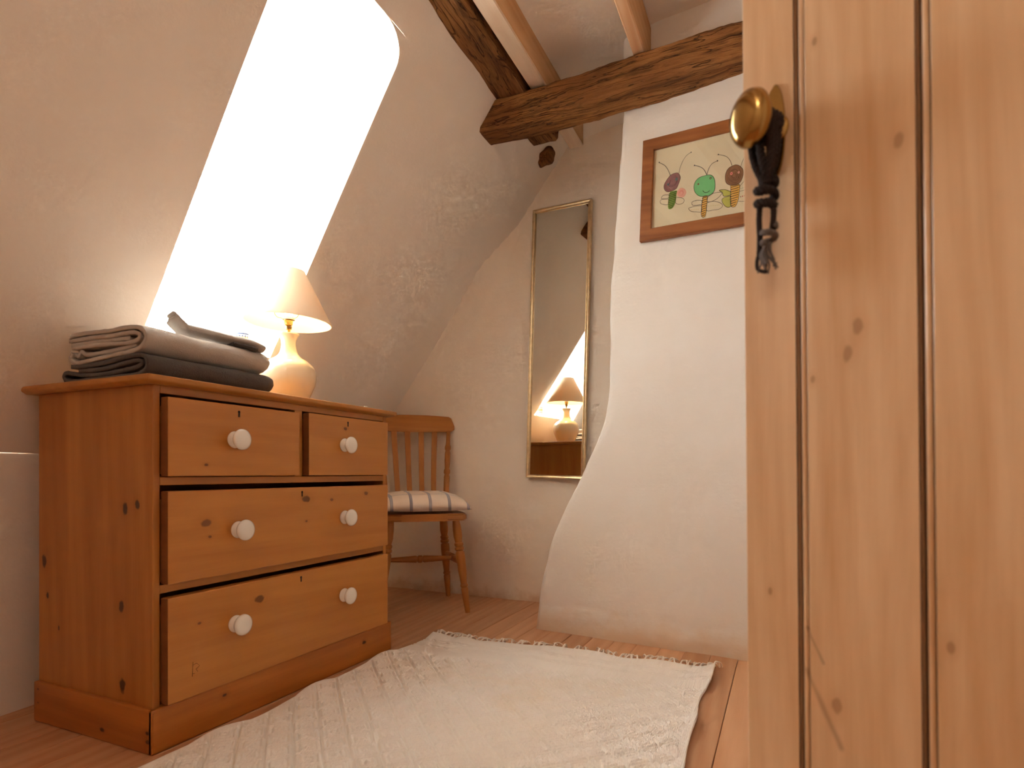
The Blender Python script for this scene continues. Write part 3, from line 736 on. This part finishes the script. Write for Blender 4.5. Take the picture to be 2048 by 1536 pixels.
# ------------------------------------------------------------------ curtain, rod, pot on the sill
t = NT('white_voile'); tl = t.n('ShaderNodeBsdfTranslucent'); tl.inputs[0].default_value = (.9, .9, .88, 1); mx = t.n('ShaderNodeMixShader'); mx.inputs[0].default_value = .6
t.base(lin(242, 240, 234)); t.set(rough=.9, spec=.1); t.l(t.b.outputs[0], mx.inputs[1]); t.l(tl.outputs[0], mx.inputs[2]); t.l(mx.outputs[0], t.out.inputs[0]); M['voile'] = t.m
def curtain(y0, y1, label, ph):
    bm = bmesh.new(); nu, nv = 60, 26; g = []
    for j in range(nv):
        v = j / (nv - 1); z = lerp(1.965, 1.105, v); row = []
        for i in range(nu):
            u = i / (nu - 1); A = .010 + .010 * v
            y = lerp(y0, y1, u) + (v * .012 * (1 if ph else -1)) * (u if ph else 1 - u) * 0
            row.append(bm.verts.new((-1.925 + .035 * v * v + A * math.sin(u * 26 + ph + .8 * math.sin(v * 3)), y, z + .004 * math.sin(u * 26))))
        g.append(row)
    for a, b in zip(g, g[1:]):
        for i in range(nu - 1): bm.faces.new((a[i], a[i + 1], b[i + 1], b[i]))
    base = Vector((-1.9, (y0 + y1) / 2, 1.105))
    for v in bm.verts: v.co -= base
    bmesh.ops.solidify(bm, geom=list(bm.faces), thickness=.0012)
    o = bobj('curtain', bm, M['voile'], smooth=True); o.location = base
    tag(o, label, 'curtain', 'dormer curtains')
curtain(1.475, 1.592, 'sheer white curtain gathered at the right side of the dormer window', 1.0)
curtain(1.14, 1.235, 'sheer white curtain gathered at the left side of the dormer window', 0)
rod = thing('curtain_rod', (-1.925, 1.37, 1.975), 'thin white curtain rod across the top of the dormer window', 'curtain rod')
bm = bmesh.new(); tube(bm, [(0, -.24, 0), (0, .238, 0)], .005, 10); bobj('rod', bm, M['win_paint'], rod, smooth='auto')
ringme = None
for y in (-.21, -.19, -.165, -.14, .11, .14, .17, .2, .22):
    if ringme is None:
        bm = bmesh.new(); tube(bm, [(.010 * math.cos(a), .0, .010 * math.sin(a) - .004) for a in linspace(0, 2 * math.pi, 17)], .0016, 6, cap=False)
        o = bobj('ring', bm, M['win_paint'], rod, smooth=True); ringme = o.data
    else: o = link('ring', ringme, None, rod)
    o.location = (0, y, 0)
# small blue and white pot
t = NT('blue_white_glaze'); tc = t.coord(); sx = t.n('ShaderNodeSeparateXYZ'); t.l(tc, sx.inputs[0])
ang = t.math('ARCTAN2', sx.outputs[1], sx.outputs[0])
u_ = t.math('MULTIPLY', t.math('SINE', t.math('MULTIPLY', ang, 9)), .012); w_ = t.math('ABSOLUTE', t.math('SUBTRACT', sx.outputs[2], .036))
band = t.math('SUBTRACT', t.math('ABSOLUTE', u_), w_)
cc = t.mix(t.maprange(band, -.0025, .0), lin(238, 238, 234), lin(58, 84, 140)); cc = t.mix(t.maprange(band, .003, .005), cc, lin(214, 186, 120))
edge = t.math('ABSOLUTE', t.math('SUBTRACT', t.math('ABSOLUTE', t.math('SUBTRACT', sx.outputs[2], .036)), .018))
t.base(t.mix(t.maprange(edge, .0026, .0016), cc, lin(58, 84, 140))); t.set(rough=.12, coat=.5)
pot = bobj('ceramic_pot', lathe([(0, 0), (.026, 0), (.028, .004), (.028, .058), (.030, .061), (.028, .064), (.025, .062), (.024, .01), (0, .009)], 40), t.m, smooth='auto')
pot.location = (-1.785, 1.535, 1.0965); tag(pot, 'small blue and white patterned ceramic pot on the window sill', 'pot')

# ------------------------------------------------------------------ chair with cushion
CH = Vector((-1.617, 2.441, 0))
chair = thing('wooden_chair', CH, 'slatted-back wooden kitchen chair standing by the mirror', 'chair', math.atan2(.64, .77))
CW = lin(186, 122, 56); CWD = lin(150, 88, 34)
ch_z = wpine('chair_beech', 'Z', 31, c=CW, dk=CWD, rough=.42); ch_x = wpine('chair_beech_cross', 'X', 33, c=CW, dk=CWD, rough=.42)
SZ = .462
bm = bmesh.new()
sp = [(-.185, -.195), (-.1, -.208), (0, -.211), (.1, -.208), (.185, -.195), (.202, -.17), (.198, -.05), (.182, .16), (.165, .185), (0, .195), (-.165, .185), (-.182, .16), (-.198, -.05), (-.202, -.17)]
prism(bm, sp, lambda q: (q[0], q[1], SZ - .034), lambda q: (q[0], q[1], SZ))
bmesh.ops.bevel(bm, geom=list(bm.edges), offset=.007, segments=2, affect='EDGES')
bobj('seat', bm, ch_x, chair, smooth='auto')
def turned(name, p0, p1, prof, mat, seg=16):
    p0, p1 = Vector(p0), Vector(p1); L = (p1 - p0).length; q = (p1 - p0).to_track_quat('Z', 'Y')
    bm = lathe([(0, 0)] + [(r, t_ * L) for t_, r in prof] + [(0, L)], seg)
    for v in bm.verts: v.co = q @ v.co + p0
    return bobj(name, bm, mat, chair, smooth='auto')
legp = [(0, .0115), (.12, .0145), (.25, .0175), (.262, .0145), (.275, .0185), (.29, .0185), (.30, .0150), (.42, .0195), (.58, .0225), (.63, .0215), (.645, .0165), (.66, .0225), (.68, .0225), (.69, .0175), (.705, .0215), (.725, .0215), (.735, .017), (.80, .0215), (.90, .0205), (1, .015)]
for sx_ in (-1, 1):
    turned('leg', (sx_ * .20, -.20, 0), (sx_ * .150, -.155, SZ - .02), legp, ch_z)
    turned('leg', (sx_ * .172, .205, 0), (sx_ * .135, .140, SZ - .02), legp, ch_z)
strp = [(0, .009), (.12, .012), (.35, .0155), (.44, .0175), (.46, .013), (.475, .018), (.525, .018), (.54, .013), (.56, .0175), (.65, .0155), (.88, .012), (1, .009)]
for sx_ in (-1, 1): turned('stretcher', (sx_ * .178, -.178, .225), (sx_ * .155, .172, .235), strp, ch_x)
turned('stretcher', (-.165, -.01, .230), (.165, -.01, .230), strp, ch_x)
postp = [(0, .012), (.08, .0145), (.3, .0155), (.42, .0165), (.45, .013), (.47, .0175), (.50, .0175), (.52, .0135), (.62, .0155), (.72, .015), (.75, .012), (.77, .016), (.80, .016), (.83, .012), (1, .011)]
def crest_y(x): return .272 - .35 * x * x
for sx_ in (-1, 1): turned('back_post', (sx_ * .150, .150, SZ - .01), (sx_ * .182, crest_y(.182), .875), postp, ch_z)
for xb, xt in ((-.088, -.108), (-.030, -.037), (.030, .037), (.088, .108)):
    bm = bmesh.new(); rings = []
    for s in linspace(0, 1, 9):
        z = lerp(SZ - .008, .885, s); x_ = lerp(xb, xt, s); y_ = lerp(.158, crest_y(xt), s) + .014 * math.sin(math.pi * s)
        hw = .0125 + .0025 * s
        rings.append([bm.verts.new((x_ + a, y_ + b, z)) for a, b in ((-hw, -.004), (hw, -.004), (hw, .004), (-hw, .004))])
    for a, b in zip(rings, rings[1:]):
        for i in range(4): bm.faces.new((a[i], a[(i + 1) % 4], b[(i + 1) % 4], b[i]))
    bm.faces.new(rings[0]); bm.faces.new(rings[-1])
    bmesh.ops.bevel(bm, geom=[e_ for e_ in bm.edges if abs((e_.verts[0].co - e_.verts[1].co).z) > .01], offset=.002, segments=1, affect='EDGES')
    bobj('slat', bm, ch_z, chair, smooth='auto')
# crest rail
bm = bmesh.new(); rings = []
HWc = .213
for x_ in linspace(-HWc, HWc, 31):
    e_ = max(0, (abs(x_) - (HWc - .03)) / .03); top = .962 - .010 * (x_ / HWc) ** 2 - .045 * (1 - math.sqrt(max(0, 1 - e_ ** 2))) ; bot = .868 + .004 * (x_ / HWc) ** 2 - .012 * math.cos(x_ / HWc * math.pi) * 0 + (0.012 * (e_ ** 3))
    tilt = .022
    rings.append([bm.verts.new((x_, crest_y(x_) + b + (z - .868) * tilt / .09, z)) for b, z in ((-.010, bot + .004), (-.007, bot), (.007, bot), (.010, bot + .004), (.010, top - .006), (.005, top), (-.005, top), (-.010, top - .006))])
for a, b in zip(rings, rings[1:]):
    for i in range(8): bm.faces.new((a[i], a[(i + 1) % 8], b[(i + 1) % 8], b[i]))
bm.faces.new(rings[0]); bm.faces.new(rings[-1])
bobj('crest_rail', bm, ch_x, chair, smooth='auto')
# cushion
t = NT('checked_cotton'); tc = t.coord(); sx = t.n('ShaderNodeSeparateXYZ'); t.l(tc, sx.inputs[0])
def stripe(src, per, off, wid):
    f_ = t.math('ABSOLUTE', t.math('SUBTRACT', t.math('FRACT', t.math('ADD', t.math('DIVIDE', src, per), off)), .5))
    return t.maprange(t.math('MULTIPLY', f_, per), wid + .0006, wid - .0006)
BL = lin(132, 134, 158)
wv = t.noise(tc, 700, 2)
cc = t.mix(t.maprange(t.noise(tc, 5, 2), .3, .7), lin(238, 222, 208), lin(230, 212, 196))
bx_ = stripe(sx.outputs[0], .088, .5 - .2, .0068); by_ = stripe(sx.outputs[1], .10, .5 + .15, .0022)
cc = t.mix(t.math('MULTIPLY', bx_, .75), cc, BL); cc = t.mix(t.math('MULTIPLY', stripe(sx.outputs[0], .088, .5 - .2, .0022), .35), cc, lin(200, 196, 200))
cc = t.mix(t.math('MULTIPLY', by_, .65), cc, BL)
t.base(cc); t.bump(t.math('ADD', t.math('MULTIPLY', wv, .3), t.noise(tc, 30, 3)), .35, .004); t.set(rough=.95, spec=.15, sheen=.2); M['check'] = t.m
bm = bmesh.new(); n_ = 34; S_ = .212; g = {}
for side in (1, -1):
    for j in range(n_ + 1):
        for i in range(n_ + 1):
            u, v = i / n_ * 2 - 1, j / n_ * 2 - 1
            edge_ = (1 - u ** 4) * (1 - v ** 4)
            pinch = 1 - .07 * (1 - abs(u) ** 1.5) * abs(v) ** 3, 1 - .07 * (1 - abs(v) ** 1.5) * abs(u) ** 3
            x_, y_ = u * S_ * pinch[1], v * S_ * pinch[0] * .88
            hgt = .064 * (edge_ ** .5) + .004 * nz(x_, y_, side, 14) * edge_
            z_ = hgt * (1.32 if side > 0 else .25)
            if side < 0 and (u in (-1, 1) or v in (-1, 1)): g[(side, i, j)] = g[(1, i, j)]; continue
            g[(side, i, j)] = bm.verts.new((x_, y_, z_ + .006 * (u * u + v * v)))
    for j in range(n_):
        for i in range(n_):
            f_ = (g[(side, i, j)], g[(side, i + 1, j)], g[(side, i + 1, j + 1)], g[(side, i, j + 1)])
            bm.faces.new(f_ if side > 0 else f_[::-1])
cush = bobj('seat_cushion', bm, M['check'], smooth=True)
cush.rotation_euler = (R(2), 0, math.atan2(.64, .77) + R(3)); cush.location = (CH.x + .026, CH.y - .032, SZ + .013)
tag(cush, 'square white cushion with blue-grey check stripes on the chair seat', 'cushion')

# ------------------------------------------------------------------ mirror
mir = thing('wall_mirror', (-1.0275, 2.742, .622), 'tall narrow gilt-framed mirror hanging between chair and chimney breast', 'mirror')
mir.rotation_mode = 'XYZ'; mir.rotation_euler = (R(-.45), R(1.45), R(-3.4))
MW, MH, MF = .314, 1.352, .017
def frame_side(par, pts, prof, mat, name, org=(0, 0)):
    # pts: (start, end) outer corners plus inward direction handled by mitre; prof list of (inset, depth)
    pass
def mitred_frame(par, w, h_, prof, mat, name, y_front):
    """prof: (inset from outer edge, y) points, closed ring per corner"""
    cor = lambda i: [(-w / 2 + i, i), (w / 2 - i, i), (w / 2 - i, h_ - i), (-w / 2 + i, h_ - i)]
    for s in range(4):
        bm = bmesh.new()
        a = [bm.verts.new((cor(i)[s][0], y, cor(i)[s][1])) for i, y in prof]; b = [bm.verts.new((cor(i)[(s + 1) % 4][0], y, cor(i)[(s + 1) % 4][1])) for i, y in prof]
        m = len(prof)
        for k_ in range(m): bm.faces.new((a[k_], a[(k_ + 1) % m], b[(k_ + 1) % m], b[k_]))
        bm.faces.new(a); bm.faces.new(b[::-1])
        bobj(name, bm, mat, par, smooth='auto')
mitred_frame(mir, MW, MH, [(0, .018), (0, -.004), (.0015, -.0065), (.004, -.0065), (.0055, -.004), (.012, -.002), (.0135, -.004), (.0155, -.004), (.017, -.001), (.017, .006), (.017, .018)], M['gilt'], 'frame_side', 0)
t = NT('mirror_silver'); t.base((.80, .80, .74, 1)); t.set(rough=.012, metal=1); M['mirror'] = t.m
box('mirror_glass', -MW / 2 + .010, MW / 2 - .010, .004, .008, .010, MH - .010, M['mirror'], mir, 0)
box('backing_board', -MW / 2 + .004, MW / 2 - .004, .0085, .017, .004, MH - .004, M['joist_side'], mir, 0)

# ------------------------------------------------------------------ picture
pyaw = math.atan(KC)
PW, PH = .505, .375
tl_ = Vector((-.437, 2.227 - .015, 1.851)); pa = R(-2.1)
pic = thing('framed_drawing', (0, 0, 0), "child's drawing of three winged insects in a brown wooden frame", 'picture')
pic.rotation_euler = (0, -pa, pyaw)
Mr = Euler((0, -pa, pyaw)).to_matrix()
org = Vector((-PW / 2 + .042, -.012, PH - .043))    # inner top-left in local coords (origin bottom centre)
pic.location = tl_ - Mr @ org
fr_m = wood('picture_frame_wood', lin(166, 104, 54), lin(122, 70, 32), 'X', 1.6, .5, rough=.5, bump=.3, streak=.8)
mitred_frame(pic, PW, PH, [(0, .008), (0, -.010), (.002, -.012), (.040, -.012), (.0425, -.010), (.0425, .008)], fr_m, 'frame_side', 0)
t = NT('cream_drawing_paper'); t.base(t.mix(t.maprange(t.noise(t.coord(), 4, 2), .3, .7), lin(224, 212, 178), lin(216, 204, 172))); t.set(rough=.7); M['paper'] = t.m
paper = box('paper', -PW / 2 + .036, PW / 2 - .036, -.001, .002, .036, PH - .036, M['paper'], pic, 0)
INK = plain('ink_line', lin(40, 34, 32), .8)
cols = {n_: plain('crayon_' + n_, lin(*c_), .8) for n_, c_ in dict(plum=(150, 104, 100), plumdark=(104, 60, 74), leaf=(120, 160, 60), pink=(228, 168, 148), pinkdeep=(222, 130, 116), green=(112, 196, 124), amber=(222, 172, 72), straw=(214, 190, 130), brown=(138, 98, 66), brownd=(98, 64, 40), lime=(184, 184, 82), red=(190, 60, 60), teal=(90, 120, 116)).items()}
D = dict(
 A_head=[(0.0627, -0.1047), (0.076, -0.1001), (0.0909, -0.1017), (0.0988, -0.1122), (0.1008, -0.1244), (0.0943, -0.1437), (0.0875, -0.1571), (0.0728, -0.1631), (0.0548, -0.1626), (0.0436, -0.1515), (0.0414, -0.1361), (0.0498, -0.1199)],
 A_body=[(0.0654, -0.1646), (0.0893, -0.1648), (0.0886, -0.1809), (0.0867, -0.2042), (0.0786, -0.2234), (0.0668, -0.2287), (0.0595, -0.2215), (0.0593, -0.1962), (0.0614, -0.1757)],
 A_w1=[(0.0613, -0.1742), (0.0431, -0.1722), (0.0336, -0.1779), (0.036, -0.1843), (0.0603, -0.1859)],
 A_w2=[(0.0605, -0.1904), (0.0346, -0.1871), (0.0288, -0.1935), (0.0354, -0.2037), (0.0584, -0.2094)],
 A_w3=[(0.0895, -0.1693), (0.1024, -0.1586), (0.1174, -0.1644), (0.1245, -0.179), (0.1172, -0.1923), (0.1039, -0.1927), (0.0901, -0.1812)],
 A_w4=[(0.0875, -0.1896), (0.107, -0.1947), (0.1177, -0.2041), (0.1138, -0.2151), (0.0991, -0.2168), (0.0869, -0.2087)],
 A_an1=[(0.0642, -0.105), (0.0541, -0.0821), (0.0411, -0.063), (0.02, -0.048)],
 A_an2=[(0.0954, -0.1027), (0.099, -0.0828), (0.1097, -0.0587), (0.1222, -0.044), (0.1365, -0.0379)],
 B_head=[(0.1951, -0.1316), (0.2108, -0.1355), (0.2212, -0.1491), (0.2249, -0.1698), (0.2232, -0.1923), (0.2111, -0.2043), (0.1914, -0.2063), (0.1712, -0.2011), (0.1562, -0.1851), (0.151, -0.1667), (0.1545, -0.1485), (0.1683, -0.1353)],
 B_body=[(0.1843, -0.205), (0.1999, -0.2065), (0.1995, -0.228), (0.198, -0.2566), (0.1946, -0.2761), (0.1862, -0.2796), (0.1807, -0.2708), (0.1805, -0.2477), (0.1823, -0.2249)],
 B_w1=[(0.1806, -0.2188), (0.1604, -0.215), (0.1461, -0.2182), (0.148, -0.2287), (0.1612, -0.232), (0.1806, -0.2318)],
 B_w2=[(0.18, -0.2366), (0.1527, -0.2354), (0.1354, -0.2381), (0.1432, -0.2497), (0.1623, -0.256), (0.181, -0.2587)],
 B_w3=[(0.2001, -0.2109), (0.2194, -0.2016), (0.2417, -0.2016), (0.2501, -0.2061), (0.237, -0.2207), (0.2178, -0.2285), (0.2009, -0.2268)],
 B_w4=[(0.1996, -0.2309), (0.2207, -0.2296), (0.2434, -0.239), (0.2536, -0.2508), (0.2443, -0.2605), (0.2221, -0.2608), (0.1995, -0.2583)],
 B_an1=[(0.1951, -0.1316), (0.1842, -0.1098), (0.1694, -0.0965), (0.1503, -0.0875)],
 B_an2=[(0.1959, -0.1295), (0.2012, -0.1105), (0.2118, -0.0956), (0.2302, -0.0896)],
 B_smile=[(0.1825, -0.1838), (0.1893, -0.1915), (0.1993, -0.1935), (0.2076, -0.1893)],
 C_head=[(0.2911, -0.117), (0.3034, -0.1225), (0.3162, -0.1378), (0.3184, -0.1578), (0.3113, -0.1787), (0.2983, -0.1879), (0.2793, -0.1858), (0.2638, -0.1748), (0.2589, -0.1568), (0.2608, -0.1373), (0.271, -0.1226)],
 C_body=[(0.278, -0.1861), (0.3064, -0.1875), (0.3076, -0.2144), (0.3048, -0.2419), (0.2976, -0.2602), (0.2882, -0.2628), (0.2803, -0.2543), (0.2797, -0.2231)],
 C_w1=[(0.2775, -0.2057), (0.258, -0.1963), (0.24, -0.195), (0.2515, -0.2064), (0.2562, -0.2186), (0.2781, -0.2186)],
 C_w2=[(0.2782, -0.2214), (0.2592, -0.2235), (0.2506, -0.229), (0.2546, -0.2439), (0.2677, -0.259), (0.2812, -0.2573)],
 C_an1=[(0.2803, -0.1175), (0.2726, -0.0975), (0.2582, -0.0802), (0.2323, -0.0681)],
 C_an2=[(0.3086, -0.1306), (0.3137, -0.1121), (0.3234, -0.092), (0.3371, -0.0728)],
 C_r1=[(0.3068, -0.1974), (0.3196, -0.1832), (0.3402, -0.1707), (.37, -.165)],
 C_r2=[(0.3075, -0.213), (0.3261, -0.211), (0.3433, -0.2107), (.385, -.206)],
 C_r3=[(0.305, -0.2461), (0.3252, -0.2499), (0.3449, -0.246), (.38, -.236)])
PO = Vector((-PW / 2 + .042, 0, PH - .043))
def insect(prefix, fills, lines, hatch, dots):
    bm = bmesh.new(); mats = [INK]; mi = {}
    def matidx(m_):
        if m_ not in mats: mats.append(m_)
        return mats.index(m_)
    def fl(pts, m_, lay):
        vv = [bm.verts.new((PO.x + p[0], -.0012 - .00012 * lay, PO.z + p[1])) for p in pts]
        f_ = bm.faces.new(vv); f_.material_index = matidx(m_)
    def stroke(pts, w_, m_, lay, closed=False):
        p3 = [Vector((p[0], 0, p[1])) for p in pts]
        if closed: p3.append(p3[0])
        p3 = smooth_path(p3, 4)
        for a, b in zip(p3, p3[1:]):
            d_ = (b - a)
            if d_.length < 1e-7: continue
            d_.normalize(); nr = Vector((-d_.z, 0, d_.x)) * w_ / 2
            fl([((a + nr).x, (a + nr).z), ((b + nr).x, (b + nr).z), ((b - nr).x, (b - nr).z), ((a - nr).x, (a - nr).z)], m_, lay)
    for kx, m_ in fills:
        p3 = smooth_path([Vector((p[0], 0, p[1])) for p in D[kx] + D[kx][:1]], 4)[:-1]; fl([(p.x, p.z) for p in p3], cols[m_], 1)
    rnd = random.Random(prefix)
    for kx, m_, n_ in hatch:
        P_ = D[kx]; cx_ = sum(p[0] for p in P_) / len(P_); cz_ = sum(p[1] for p in P_) / len(P_)
        for i in range(n_):
            r0 = rnd.uniform(.15, .85); st = rnd.randrange(len(P_)); seq = []
            for q in range(6):
                p = P_[(st + q) % len(P_)]; seq.append((lerp(cx_, p[0], r0 * rnd.uniform(.85, 1.05)), lerp(cz_, p[1], r0 * rnd.uniform(.85, 1.05))))
            stroke(seq, .0009, cols[m_], 2)
    for kx, w_, cl_ in lines: stroke(D[kx], w_, INK, 3, cl_)
    bd = D[prefix + '_body']; x0_ = min(p[0] for p in bd); x1_ = max(p[0] for p in bd); z0_ = min(p[1] for p in bd); z1_ = max(p[1] for p in bd)
    for i in range(9):
        z = lerp(z1_ - .006, z0_ + .006, i / 8); sh = 1 - .45 * max(0, (i - 5) / 3); c_ = (x0_ + x1_) / 2; dx = (x1_ - x0_) / 2 * sh * .92
        c_ -= (x1_ - x0_) * .12 * i / 8
        stroke([(c_ - dx, z - .001), (c_, z + .0005), (c_ + dx, z + .002)], .0022, INK, 3)
    for (x_, z_, r_, m_) in dots:
        fl([(x_ + r_ * math.cos(a), z_ + r_ * 1.2 * math.sin(a)) for a in linspace(0, 2 * math.pi, 11)[:-1]], m_ if not isinstance(m_, str) else cols[m_], 4)
    bobj('insect_drawing', bm, mats, paper, recalc=False)
insect('A', [('A_head', 'plum'), ('A_body', 'leaf'), ('A_w3', 'pink')], [('A_head', .0012, True), ('A_an1', .0016, False), ('A_an2', .0013, False)] + [(k_, .0013, True) for k_ in ('A_w1', 'A_w2', 'A_w4')], [('A_head', 'plumdark', 14), ('A_w3', 'pinkdeep', 6)],
       [(.02, -.047, .002, INK), (.1365, -.0375, .002, INK), (.0565, -.136, .004, 'teal'), (.0565, -.136, .0015, INK), (.087, -.123, .005, 'teal')])
insect('B', [('B_head', 'green'), ('B_body', 'amber')], [('B_head', .0014, True), ('B_body', .0014, True), ('B_an1', .0019, False), ('B_an2', .0019, False), ('B_smile', .0018, False)] + [(k_, .0014, True) for k_ in ('B_w1', 'B_w2', 'B_w3', 'B_w4')], [],
       [(.1503, -.0875, .0022, INK), (.2302, -.0896, .0024, INK), (.2085, -.1455, .0035, INK), (.2085, -.1455, .002, 'straw'), (.1665, -.158, .0032, 'brown')] + [(.205 + .006 * i, -.243 - .0006 * i, .0011, 'lime') for i in range(7)] + [(.145 + .006 * i, -.2455 - .0006 * i, .001, 'amber') for i in range(5)])
insect('C', [('C_head', 'brown'), ('C_body', 'amber'), ('C_w1', 'lime'), ('C_w2', 'lime')], [('C_head', .0014, True), ('C_body', .0014, True), ('C_an1', .0015, False), ('C_an2', .0013, False), ('C_r1', .0013, False), ('C_r2', .0013, False), ('C_r3', .0012, False), ('C_w1', .0013, True), ('C_w2', .0012, True)], [('C_head', 'brownd', 16)],
       [(.2323, -.0681, .0022, INK), (.279, -.145, .0045, 'pinkdeep'), (.279, -.145, .0016, INK), (.3035, -.146, .0035, 'pink'), (.3035, -.146, .0014, INK)] + [(.313 + .006 * i, -.232 + .0006 * i, .0018, 'red' if i % 2 else 'brown') for i in range(6)] + [(.313 + .006 * i, -.204 + .001 * i, .0012, 'teal') for i in range(6)])
box('glass_pane', -PW / 2 + .034, PW / 2 - .034, -.0065, -.005, .034, PH - .034, M['glass'], pic, 0)

# ------------------------------------------------------------------ rug
t = NT('undyed_cotton_weave'); tc = t.coord(); wv = t.n('ShaderNodeTexWave', wave_type='BANDS', bands_direction='X'); wv.inputs['Scale'].default_value = 70; wv.inputs['Distortion'].default_value = .8
t.l(tc, wv.inputs['Vector']); nn = t.noise(tc, 260, 3); st = t.noise(t.coord(loc=(3.2, 0, 0)), 3.2, 4)
cc = t.mix(t.maprange(st, .52, .75, 0, .45), lin(250, 245, 238), lin(242, 224, 200))
t.base(cc); t.bump(t.math('ADD', t.math('MULTIPLY', wv.outputs['Fac'], .5), nn), .7, .002); t.set(rough=1, spec=.1, sheen=.1); M['rug'] = t.m
RX0, RX1, RY0, RY1 = -1.262, -.204, .30, 1.985
def rug_edge_l(y): return RX0 + .010 * math.sin(y * 7) + .006 * math.sin(y * 17 + 1) + .008 * max(0, (y - 1.6)) * 4 * 0
def rug_edge_r(y): return RX1 + .006 * math.sin(y * 9 + 2) + .004 * math.sin(y * 21)
def rug_far(x): return RY1 + .045 * (x - RX0) / (RX1 - RX0) - .002 + .010 * math.sin(x * 13) + .006 * math.sin(x * 31 + 1)
def rug_wave(x, y):
    e = max(0, (y - 1.72) / .28)
    a = .0025 * (1 + nz(x * 1.0, y * .7, 3, 5))
    a += .013 * e * e * max(0, math.sin(x * 17 + 2 * math.sin(x * 5))) ** 2
    ed = max(0, 1 - abs(x - RX0) / .10); a += .012 * ed * max(0, math.sin(y * 19 + 1))
    ed = max(0, 1 - abs(x - RX1) / .08); a += .010 * ed * max(0, math.sin(y * 17 + .4))
    return a
def groove(d, w): return max(0, 1 - abs(d) / w)
def rug_relief(x, y, fy):
    dist = fy - y
    if dist < .205:
        g_ = 0
        for c_ in (.068, .128):
            zz = .006 * (abs(((x / .03) % 1) - .5) * 2 - .5)
            g_ += groove(dist - c_ - zz, .0055) + .8 * groove(dist - c_ - .016 + zz, .0045)
        return -.0075 * g_
    p = (x + y) / 1.4142 / .062; q = (x - y) / 1.4142 / .062
    a = abs((p % 1) - .5) * 2; b = abs((q % 1) - .5) * 2; m = max(a, b)
    g_ = groove(m - 1.0, .15) + .75 * groove(m - .60, .12) + .5 * groove(m - .24, .12)
    edge = min(1, (dist - .205) / .02)
    ex = min(1, min(x - rug_edge_l(y), rug_edge_r(y) - x) / .022)
    return -.0095 * g_ * edge * max(0, ex)
nu, nv = 430, 690; V = []
for j in range(nv):
    v = j / (nv - 1)
    for i in range(nu):
        u = i / (nu - 1); y = lerp(RY0, 2.0, v); xl, xr = rug_edge_l(y), rug_edge_r(y); x = lerp(xl, xr, u)
        fy = rug_far(x); y = lerp(RY0, fy, v)
        V.append((x, y, .012 + rug_wave(x, y) + rug_relief(x, y, fy)))
F = [(j * nu + i, j * nu + i + 1, (j + 1) * nu + i + 1, (j + 1) * nu + i) for j in range(nv - 1) for i in range(nu - 1)]
# underside skirt so that the rug has thickness
bidx = [i for i in range(nu)] + [j * nu + nu - 1 for j in range(1, nv)] + [(nv - 1) * nu + i for i in range(nu - 2, -1, -1)] + [j * nu for j in range(nv - 2, 0, -1)]
b0 = len(V)
for i in bidx: V.append((V[i][0], V[i][1], max(.0004, V[i][2] - .009)))
nb_ = len(bidx)
for k_ in range(nb_): F.append((bidx[k_], b0 + k_, b0 + (k_ + 1) % nb_, bidx[(k_ + 1) % nb_]))
RC = Vector((-.73, 1.15, 0))
V = [(a - RC.x, b - RC.y, c) for a, b, c in V]
me = bpy.data.meshes.new('rug'); me.from_pydata(V, [], F); me.update(); me.polygons.foreach_set('use_smooth', [True] * len(F))
rug = thing('rug', RC, 'cream woven cotton rug with diamond relief and knotted fringe', 'rug')
link('woven_field', me, M['rug'], rug)
fr_mat = plain('cotton_fringe', lin(246, 238, 228), .95)
nt = 52
for i in range(nt):
    x = lerp(RX0 + .02, RX1 - .004, i / (nt - 1)) + random.uniform(-.004, .004); y = rug_far(x) - .003
    z0 = .0085 + rug_wave(x, y)
    lean = random.uniform(-.7, .7) ; ln = random.uniform(.05, .078)
    if random.random() < .12: continue
    bm = bmesh.new()
    for s in range(4):
        dx = lean * ln * .5 + random.uniform(-.012, .012); cu = random.uniform(-.012, .012)
        tube(bm, [q - RC for q in smooth_path([(x + .0015 * (s - 1.5), y, z0), (x + dx * .3, y + ln * .35, z0 + random.uniform(.002, .010)), (x + dx * .8 + cu, y + ln * .7, z0 * .6 + random.uniform(.002, .010)), (x + dx + cu * 1.5, y + ln * random.uniform(.8, 1.1), .0022 + random.uniform(0, .004))], 4)], .0018, 5)
    tube(bm, [Vector((x - .003, y, z0)) - RC, Vector((x + .001, y + .006, z0 + .0015)) - RC, Vector((x + .003, y + .010, z0)) - RC], [.002, .004, .002], 6)
    bobj('fringe_tassel', bm, fr_mat, rug, smooth=True)
